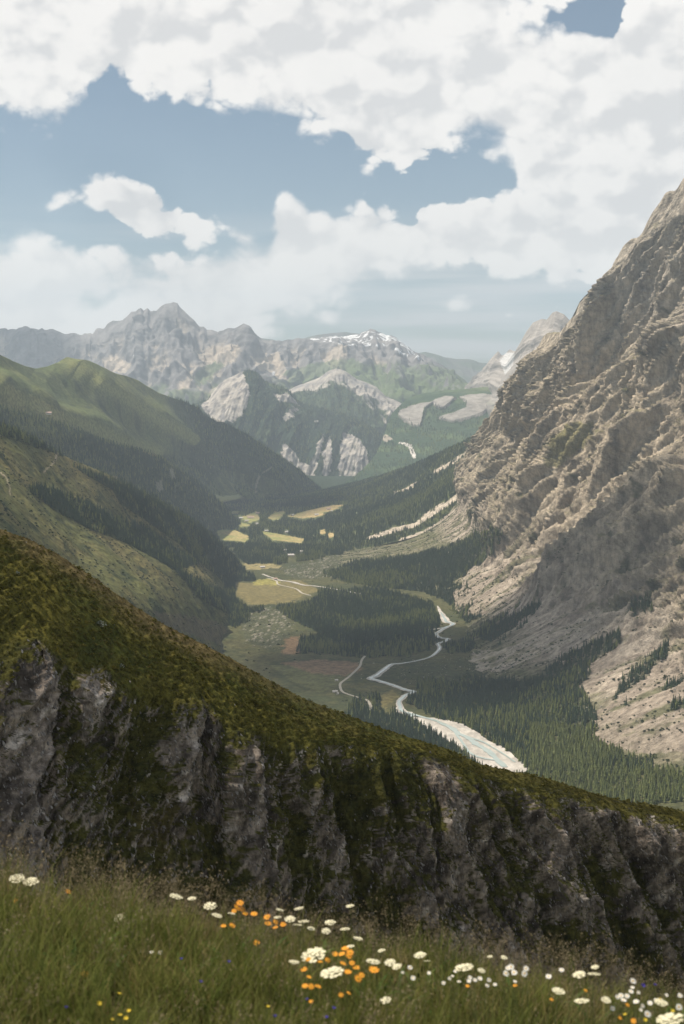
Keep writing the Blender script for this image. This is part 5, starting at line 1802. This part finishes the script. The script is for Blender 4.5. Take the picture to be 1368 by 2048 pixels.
def panicle_geo(rd, h=0.5):
    """a few thin culms, each with an open, branched seed head"""
    v, f = [], []
    for _ in range(5):
        a = rd.uniform(0, 6.28)
        bx_, by_ = math.cos(a) * 0.05, math.sin(a) * 0.05
        la, ln = rd.uniform(0, 6.28), rd.uniform(0.03, 0.14)
        hh = h * rd.uniform(0.7, 1.15)

        def pt(k):
            return Vector((bx_ + math.cos(la) * ln * k * k, by_ + math.sin(la) * ln * k * k, hh * k))
        for k0, k1 in ((0, 0.35), (0.35, 0.7), (0.7, 1.0)):
            p, q = pt(k0), pt(k1)
            i = len(v)
            v += [tuple(p + Vector((0.0013, 0, 0))), tuple(p - Vector((0.0013, 0, 0))), tuple(q)]
            f.append((i, i + 1, i + 2))
        for s_ in range(16):
            k = rd.uniform(0.68, 1.0)
            p = pt(k)
            b = rd.uniform(0, 6.28)
            o = Vector((math.cos(b), math.sin(b), rd.uniform(0.2, 1.0))) * (0.012 + 0.05 * (1.02 - k))
            q = p + o
            u = Vector((rd.uniform(-1, 1), rd.uniform(-1, 1), rd.uniform(-1, 1))).normalized() * 0.0035
            i = len(v)
            v += [tuple(q - u), tuple(q + u), tuple(q + o.normalized() * 0.012)]
            f.append((i, i + 1, i + 2))
    return v, f


grass_pal = [joined('blades', [(tuft_geo(rd, 34, 0.40, 0.10, 0.006, 0.55, 3, 0.16), m_g1)]) for _ in range(3)] + \
            [joined('blades', [(tuft_geo(rd, 26, 0.32, 0.10, 0.005, 0.7, 3, 0.2), m_g2), (tuft_geo(rd, 14, 0.30, 0.1, 0.005, 0.6, 3, 0.2), m_g1)])] + \
            [joined('panicles', [(panicle_geo(rd, 0.50), m_g3)]) for _ in range(2)] + \
            [joined('broadleaf', [(tuft_geo(rd, 12, 0.2, 0.07, 0.04, 1.1, 3, 0.35), m_g4)])]
pal_grass = source_collection('grass_palette', grass_pal)
n = 7600
gx_ = rng.uniform(-3.4, 3.4, n)
gy_ = rng.uniform(3.2, 8.8, n)
gz_ = gz(gx_, gy_) - 0.02
lush = fbm(gx_, gy_, 1.5, 3, seed=211) - 0.28 * gx_
rr = rng.random(n)
edge_ = sstep(5.6, 6.9, gy_ + 0.1 * gx_)
pan = 0.08 + 0.32 * edge_
gv = np.where(rr < pan, 4 + rng.integers(0, 2, n), np.where(rr < pan + 0.26, 3, np.where(rr < pan + 0.36, 6, rng.integers(0, 3, n))))
gs = rng.uniform(0.55, 1.05, n) * (0.86 + 0.30 * np.clip(lush, -0.7, 0.9)) * np.where(gy_ > 7.6, 0.85, 1)
scatter_object('meadow_grass', np.stack([gx_, gy_, gz_], -1), gv, np.stack([rng.uniform(-.12, .12, n), rng.uniform(-.12, .12, n), rng.uniform(0, 6.28, n)], -1), np.stack([gs, gs, gs], -1), pal_grass,
               label='unmown meadow grass with brown seed heads', cat='grass')

# ------------------------------------------------------------------ flowers
m_stem = mat('flower_stem', (0.13, 0.15, 0.05), 0.7, 0.15, 20)
m_cream = mat('cream_florets', (0.80, 0.76, 0.56), 0.8, 0.12, 60, trans=0.25)
m_white = mat('white_petals', (0.82, 0.81, 0.76), 0.7, 0.06, 60, trans=0.25)
m_orange = mat('orange_petals', (0.78, 0.33, 0.04), 0.7, 0.15, 50, trans=0.25)
m_yellow = mat('yellow_petals', (0.75, 0.56, 0.06), 0.7, 0.15, 50, trans=0.25)
m_disc = mat('flower_disc', (0.55, 0.32, 0.03), 0.9, 0.2, 90)
m_blue = mat('violet_petals', (0.075, 0.055, 0.36), 0.7, 0.15, 50, trans=0.2)


def petals_geo(n, r0, r1, wd, cup):
    v, f = [], []
    for i in range(n):
        a = i * 2 * PI / n + rd.uniform(-.08, .08)
        c, s_ = math.cos(a), math.sin(a)
        L = r1 * rd.uniform(0.88, 1.06)
        d = rd.uniform(-0.1, 0.1)
        k = len(v)
        for r, w_, z in ((r0, wd * 0.5, 0), ((r0 + L) / 2, wd, cup * 0.5 + d * 0.3 * L), (L * 0.93, wd * 0.75, cup * 0.8 + d * L * 0.6)):
            v += [(c * r - s_ * w_, s_ * r + c * w_, z), (c * r + s_ * w_, s_ * r - c * w_, z)]
        v.append((c * L, s_ * L, cup + d * L * 0.6))
        f += [(k, k + 1, k + 3, k + 2), (k + 2, k + 3, k + 5, k + 4), (k + 4, k + 5, k + 6)]
    return v, f


def disc_geo(r, h):
    v, f = [(0, 0, h)], []
    for q, (rr_, zz) in enumerate(((0.6, 0.8), (1.0, 0.25), (0.9, -0.3))):
        for i in range(8):
            v.append((math.cos(i * PI / 4) * r * rr_, math.sin(i * PI / 4) * r * rr_, h * zz))
    for i in range(8):
        f.append((0, 1 + i, 1 + (i + 1) % 8))
        for q in range(2):
            f.append((1 + q * 8 + i, 9 + q * 8 + i, 9 + q * 8 + (i + 1) % 8, 1 + q * 8 + (i + 1) % 8))
    f.append(tuple(17 + i for i in range(8))[::-1])
    return v, f


def umbel_geo(r, seed):
    """many tiny florets in flat clusters on rays"""
    q = random.Random(seed)
    v, f, rv, rf = [], [], [], []
    cl = [(0, 0)] + [(0.5, i * 1.05) for i in range(6)] + [(0.92, 0.3 + i * 0.57) for i in range(11)]
    for k, a in cl:
        a += q.uniform(-.15, .15)
        cx, cy = math.cos(a) * k * r, math.sin(a) * k * r
        cz = (0.14 - 0.16 * k * k) * r + q.uniform(-.03, .03) * r
        for _ in range(17):
            b, d = q.uniform(0, 6.28), r * 0.23 * math.sqrt(q.random())
            x, y, z = cx + math.cos(b) * d, cy + math.sin(b) * d, cz + r * q.uniform(-0.05, 0.05)
            e = r * q.uniform(0.08, 0.125)
            i = len(v)
            t = q.uniform(0, 6.28)
            for m_ in range(5):
                v.append((x + math.cos(t + m_ * 1.2566) * e, y + math.sin(t + m_ * 1.2566) * e, z + q.uniform(-.3, .3) * e))
            f.append(tuple(range(i, i + 5)))
        i = len(rv)
        w_ = 0.0011
        rv += [(w_, 0, -r * 0.85), (-w_, 0, -r * 0.85), (cx, cy, cz - 0.02 * r), (0, w_, -r * 0.85)]
        rf += [(i, i + 1, i + 2), (i + 1, i + 3, i + 2), (i + 3, i, i + 2)]
    return (v, f), (rv, rf)


UMB = []
for sd in range(3):
    a, b = umbel_geo(1.0, sd)
    UMB.append((joined('florets', [(a, m_cream)]), joined('rays', [((b[0], b[1]), m_stem)])))
daisy_p = [joined('petals', [(petals_geo(17, 0.25, 1.0, 0.11, 0.05), m_white)]) for _ in range(2)]
daisy_d = joined('disc', [(disc_geo(0.30, 0.16), m_disc)])
arn_p = [joined('petals', [(petals_geo(11, 0.2, 1.0, 0.17, 0.10), m_orange)]) for _ in range(3)]
arn_d = joined('disc', [(disc_geo(0.33, 0.2), m_disc)])
yel_p = joined('petals', [(petals_geo(8, 0.1, 1.0, 0.3, 0.55), m_yellow)])
blu_p = joined('petals', [(petals_geo(6, 0.1, 1.0, 0.32, 0.9), m_blue)])
bud = joined('bud', [(disc_geo(0.5, 0.7), m_stem)])


def stem_mesh(p0, p1, r):
    d = p1 - p0
    bend = Vector((rd.uniform(-.03, .03), rd.uniform(-.03, .03), 0))
    v, f = [], []
    for q in range(5):
        k = q / 4
        c = d * k + bend * math.sin(k * PI)
        rr_ = r * (1 - 0.45 * k)
        for i in range(5):
            v.append((c.x + math.cos(i * 1.2566) * rr_, c.y + math.sin(i * 1.2566) * rr_, c.z))
    for q in range(4):
        for i in range(5):
            f.append((q * 5 + i, q * 5 + (i + 1) % 5, q * 5 + 5 + (i + 1) % 5, q * 5 + 5 + i))
    me = mesh_from('stem', v, f, True)
    me.materials.append(m_stem)
    return me


ORD = 'first second third fourth fifth sixth seventh eighth ninth tenth eleventh twelfth thirteenth fourteenth fifteenth sixteenth seventeenth eighteenth nineteenth'.split()
TENS = ['', '', 'twent', 'thirt', 'fort', 'fift', 'sixt']


def ordinal(i):
    if i < 20:
        return ORD[i - 1]
    t, u = divmod(i, 10)
    return TENS[t] + 'ieth' if u == 0 else TENS[t] + 'y-' + ORD[u - 1]


def flowers(name, kind_phrase, cat, spots, build, group, special={}):
    spots = sorted(spots)
    for i, s_ in enumerate(spots):
        px, py, wpx = s_
        Y = float(np.interp(py, [1750, 1850, 1950, 2060], [7.0, 6.6, 5.7, 4.7])) + rd.uniform(-.15, .15)
        hp = Vector(P(px, py, Y))
        rad = wpx / 2 / FPX * Y
        bxx = hp.x + rd.uniform(-.05, .05)
        byy = hp.y + rd.uniform(-.05, .05)
        base = Vector((bxx, byy, float(gz(np.float64(bxx), np.float64(byy))) - 0.01))
        if hp.z < base.z + 0.10:
            hp.z = base.z + 0.10
        lab = special.get((px, py)) or '%s, %s from the left of its kind' % (kind_phrase, ordinal(i + 1))
        e = link(name, None, loc=tuple(base), label=lab, cat=cat, group=group)
        st = link('stem', stem_mesh(base, hp, 0.0022), parent=e)
        build(e, hp - base, rad)


def put(e, nm, me, at, sc, tilt):
    o = link(nm, me, parent=e, loc=tuple(at))
    o.scale = (sc, sc, sc)
    o.rotation_euler = tilt
    return o


def b_umbel(e, at, rad):
    a, b = UMB[rd.randrange(3)]
    tl = (rd.uniform(-.25, .35), rd.uniform(-.2, .2), rd.uniform(0, 6.28))
    put(e, 'flower_head', a, at, rad, tl)
    put(e, 'rays', b, at, rad, tl)


def b_daisy(e, at, rad):
    tl = (rd.uniform(0.1, 0.9), rd.uniform(-.3, .3), rd.uniform(0, .5))
    h = put(e, 'petals', daisy_p[rd.randrange(2)], at, rad, tl)
    put(e, 'disc', daisy_d, at, rad, tl)


def b_arn(e, at, rad):
    tl = (rd.uniform(-0.1, 0.7), rd.uniform(-.4, .4), rd.uniform(0, 1))
    put(e, 'petals', arn_p[rd.randrange(3)], at, rad, tl)
    put(e, 'disc', arn_d, at, rad, tl)


def b_small(me):
    def fn(e, at, rad):
        tl = (rd.uniform(-0.3, 0.6), rd.uniform(-.4, .4), rd.uniform(0, 1))
        put(e, 'petals', me, at, rad, tl)
        put(e, 'bud', bud, at - Vector((0, 0, rad * 0.3)), rad * 0.6, tl)
    return fn


flowers('umbel_flower', 'cream flat-topped umbel flower in the meadow', 'flower',
        [(34, 1757, 28), (62, 1763, 28), (239, 1836, 20), (352, 1793, 24), (420, 1812, 24), (384, 1797, 16), (434, 1831, 20), (463, 1827, 14), (560, 1820, 14), (598, 1817, 18), (555, 1835, 16), (580, 1838, 20), (607, 1843, 20), (595, 1850, 18),
         (622, 1857, 14), (660, 1845, 20), (690, 1858, 18), (652, 1862, 16), (627, 1910, 44), (588, 1924, 20), (664, 1945, 42), (700, 1893, 16), (716, 1877, 18), (746, 1923, 26), (780, 1925, 20), (794, 1933, 18), (763, 1901, 14),
         (840, 1910, 22), (854, 1922, 12), (771, 2000, 20), (928, 1935, 34), (963, 1941, 14), (980, 1913, 10), (1008, 1915, 12), (1158, 1949, 23), (1188, 1948, 23), (1190, 1934, 14), (1163, 2002, 28), (1212, 2000, 18), (1340, 2038, 50),
         (1117, 1982, 24), (15, 1862, 16), (700, 1812, 16), (1322, 2005, 24)], b_umbel, 'cream umbel flowers',
        {(627, 1910): 'large cream umbel flower left of the densest orange blooms', (664, 1945): 'large cream umbel flower just below the orange blooms', (1340, 2038): 'largest cream umbel flower in the lower right corner',
         (34, 1757): 'left one of two cream umbel flowers towering over the grass at far left', (62, 1763): 'right one of two cream umbel flowers towering over the grass at far left',
         (239, 1836): 'single cream flower above the tall grass at left, below the cliffs', (771, 2000): 'cream umbel flower alone in the grass below the orange blooms'})
flowers('daisy', 'white daisy with a yellow eye', 'flower',
        [(1012, 1947, 15), (1028, 1945, 15), (1022, 1934, 14), (1016, 1936, 12), (1049, 1947, 14), (1052, 1937, 13), (1097, 1953, 14), (1123, 1940, 12), (1266, 1962, 15), (1262, 1983, 12), (1242, 1991, 13), (1254, 1992, 12), (1247, 2000, 14),
         (1272, 2003, 14), (1225, 2017, 11), (1295, 2028, 16), (1358, 2014, 15), (1277, 1985, 8), (1235, 1994, 11), (820, 1935, 12), (826, 1956, 11), (805, 1945, 8), (910, 1943, 9), (940, 1955, 10), (950, 1960, 10), (960, 1957, 11), (978, 1960, 10),
         (938, 1962, 10), (974, 1971, 10), (918, 1963, 9), (905, 1952, 8), (990, 1969, 9), (887, 1966, 9), (858, 1946, 9), (1300, 2006, 12), (1312, 2000, 10), (1333, 1990, 8), (1360, 1991, 12), (1285, 2012, 10), (1282, 2020, 9), (1030, 1963, 9),
         (320, 1905, 10), (303, 1904, 9), (899, 1957, 8), (1265, 1975, 9)], b_daisy, 'white daisies',
        {(1012, 1947): 'white daisy facing the viewer with its yellow eye showing', (1097, 1953): 'white daisy standing alone between two daisy clusters'})
flowers('orange_flower', 'orange ray flower in the meadow', 'flower',
        [(480, 1806, 17), (474, 1815, 17), (484, 1818, 15), (490, 1827, 14), (468, 1822, 12), (508, 1828, 17), (534, 1834, 16), (536, 1847, 16), (551, 1844, 14), (566, 1849, 14), (551, 1855, 12), (464, 1851, 16), (447, 1852, 13), (513, 1886, 15),
         (690, 1897, 18), (700, 1905, 17), (684, 1908, 16), (697, 1912, 17), (655, 1920, 14), (640, 1924, 14), (617, 1919, 13), (686, 1927, 16), (670, 1908, 14), (608, 1939, 16), (618, 1954, 12), (696, 1944, 18), (712, 1935, 17), (723, 1950, 15),
         (748, 1940, 24), (716, 1957, 18), (704, 1926, 14), (610, 1972, 15), (622, 1973, 15), (636, 1973, 15), (169, 1948, 20), (1171, 1981, 9), (1255, 2010, 10), (1103, 1999, 9), (1030, 1971, 10), (935, 1972, 9), (682, 1990, 12), (697, 1986, 11),
         (622, 2003, 10), (1267, 2042, 13), (1240, 2036, 9), (136, 1783, 14), (30, 1802, 12)], b_arn, 'orange ray flowers',
        {(169, 1948): 'orange flower alone in the tall green grass at left', (748, 1940): 'widest orange ray flower at the right end of the orange patch'})
flowers('yellow_flower', 'small yellow flower in the grass', 'flower', [(198, 2008, 12), (238, 1988, 10), (258, 2022, 9), (240, 2031, 10), (252, 2037, 10), (536, 2014, 8), (1250, 2030, 9), (1345, 2022, 8), (225, 2040, 8), (1320, 1999, 7), (1290, 2040, 9)],
        b_small(yel_p), 'small yellow flowers')
flowers('violet_flower', 'small violet blue flower in the grass', 'flower', [(457, 1925, 9), (401, 1965, 9), (550, 2034, 10), (667, 2018, 10), (652, 2036, 9), (613, 2000, 9), (132, 2016, 9), (363, 1919, 8), (1285, 1972, 10), (1310, 1971, 8)],
        b_small(blu_p), 'small violet flowers')

# ------------------------------------------------------------------ clouds that shade the land (above the picture)
def cloud_mat(name, thin):
    m = bpy.data.materials.new(name)
    m.use_nodes = True
    t = NT(m.node_tree)
    bs = m.node_tree.nodes['Principled BSDF']
    tc = t.n('ShaderNodeTexCoord')
    t.put(bs.inputs['Base Color'], t.mix(t.noise(tc.outputs['Object'], 0.004, 4), (0.80, 0.80, 0.81), (0.90, 0.90, 0.90)))
    bs.inputs['Roughness'].default_value = 1.0
    bs.inputs['Specular IOR Level'].default_value = 0.0
    tr = t.n('ShaderNodeBsdfTransparent')
    mx_ = t.n('ShaderNodeMixShader')
    mx_.inputs[0].default_value = thin
    m.node_tree.links.new(bs.outputs[0], mx_.inputs[1])
    m.node_tree.links.new(tr.outputs[0], mx_.inputs[2])
    m.node_tree.links.new(mx_.outputs[0], m.node_tree.nodes['Material Output'].inputs[0])
    return m


CLM = [cloud_mat('cloud_wisps', 0.86), cloud_mat('cloud_fringe', 0.80), cloud_mat('cloud_body', 0.68), cloud_mat('cloud_core', 0.55)]


def cloud(target, rx, ry, rz, dist, seed, label, shells=4):
    """a cumulus lump: thin wisps round denser and denser vapour"""
    import bmesh
    bm = bmesh.new()
    bmesh.ops.create_icosphere(bm, subdivisions=4, radius=1.0)
    v0 = np.array([q.co[:] for q in bm.verts])
    f0 = [tuple(q.index for q in fc.verts) for fc in bm.faces]
    bm.free()
    vs, fs, mi = [], [], []
    for k_, sc in enumerate((1.12, 1.0, 0.87, 0.72)[:shells]):
        k = sc + 0.26 * fbm(v0[:, 0] + v0[:, 2] * 0.6, v0[:, 1] - v0[:, 2] * 0.5, 0.8, 5, 0.6, seed + k_ * 0.05) + 0.08 * ridged(v0[:, 0] + v0[:, 2], v0[:, 1] + v0[:, 2], 0.3, 3, 0.5, seed + 5 + k_)
        v = v0 * k[:, None]
        v[:, 2] = np.where(v[:, 2] < 0, v[:, 2] * 0.35, v[:, 2])
        fs += [tuple(i + len(vs) for i in q) for q in f0]
        vs += [tuple(p) for p in v * np.array([rx, ry, rz])]
        mi += [k_] * len(f0)
    me = mesh_from('cloud', vs, fs, True)
    for m_ in CLM:
        me.materials.append(m_)
    me.polygons.foreach_set('material_index', np.array(mi, np.int32))
    c = np.asarray(target, float) + sun_dir * dist
    return link('cloud', me, None, loc=tuple(c), kind='structure', label=label, group='cumulus overhead')


cloud((10, 580, -60), 600, 470, 150, 3600, 1, 'thin cumulus cloud whose shadow lies on the rocky spur', 2)
cloud((-470, 2250, -420), 320, 700, 200, 3700, 2, 'long cumulus cloud shading the near left slope', 3)
cloud((360, 3740, -650), 740, 540, 240, 3600, 3, 'broad cumulus cloud shading the dark valley wood')
cloud((-480, 8700, -500), 380, 800, 260, 5200, 4, 'cumulus cloud shading the far left ridge')
cloud((-4300, 17300, 150), 1100, 1500, 300, 9500, 5, 'cumulus cloud shading the farthest left crest')

# ------------------------------------------------------------------ the air
HZ = dict(x=(-16000, 16000), y=(-3200, 27500), z=(-1500, 1350))
bx = [(x, y, z) for z in HZ['z'] for y in HZ['y'] for x in HZ['x']]
hz = mesh_from('haze', bx, [(0, 2, 3, 1), (4, 5, 7, 6), (0, 1, 5, 4), (2, 6, 7, 3), (0, 4, 6, 2), (1, 3, 7, 5)])
hm = bpy.data.materials.new('haze_air')
hm.use_nodes = True
hm.node_tree.nodes.clear()
ht = NT(hm.node_tree)
pv = ht.n('ShaderNodeVolumePrincipled')
pv.inputs['Color'].default_value = (0.72, 0.86, 1.0, 1)
pv.inputs['Density'].default_value = 4.2e-5
pv.inputs['Anisotropy'].default_value = 0.2
ho = ht.n('ShaderNodeOutputMaterial')
hm.node_tree.links.new(pv.outputs[0], ho.inputs['Volume'])
link('haze', hz, hm, kind='stuff', label='pale blue summer haze filling the valley')
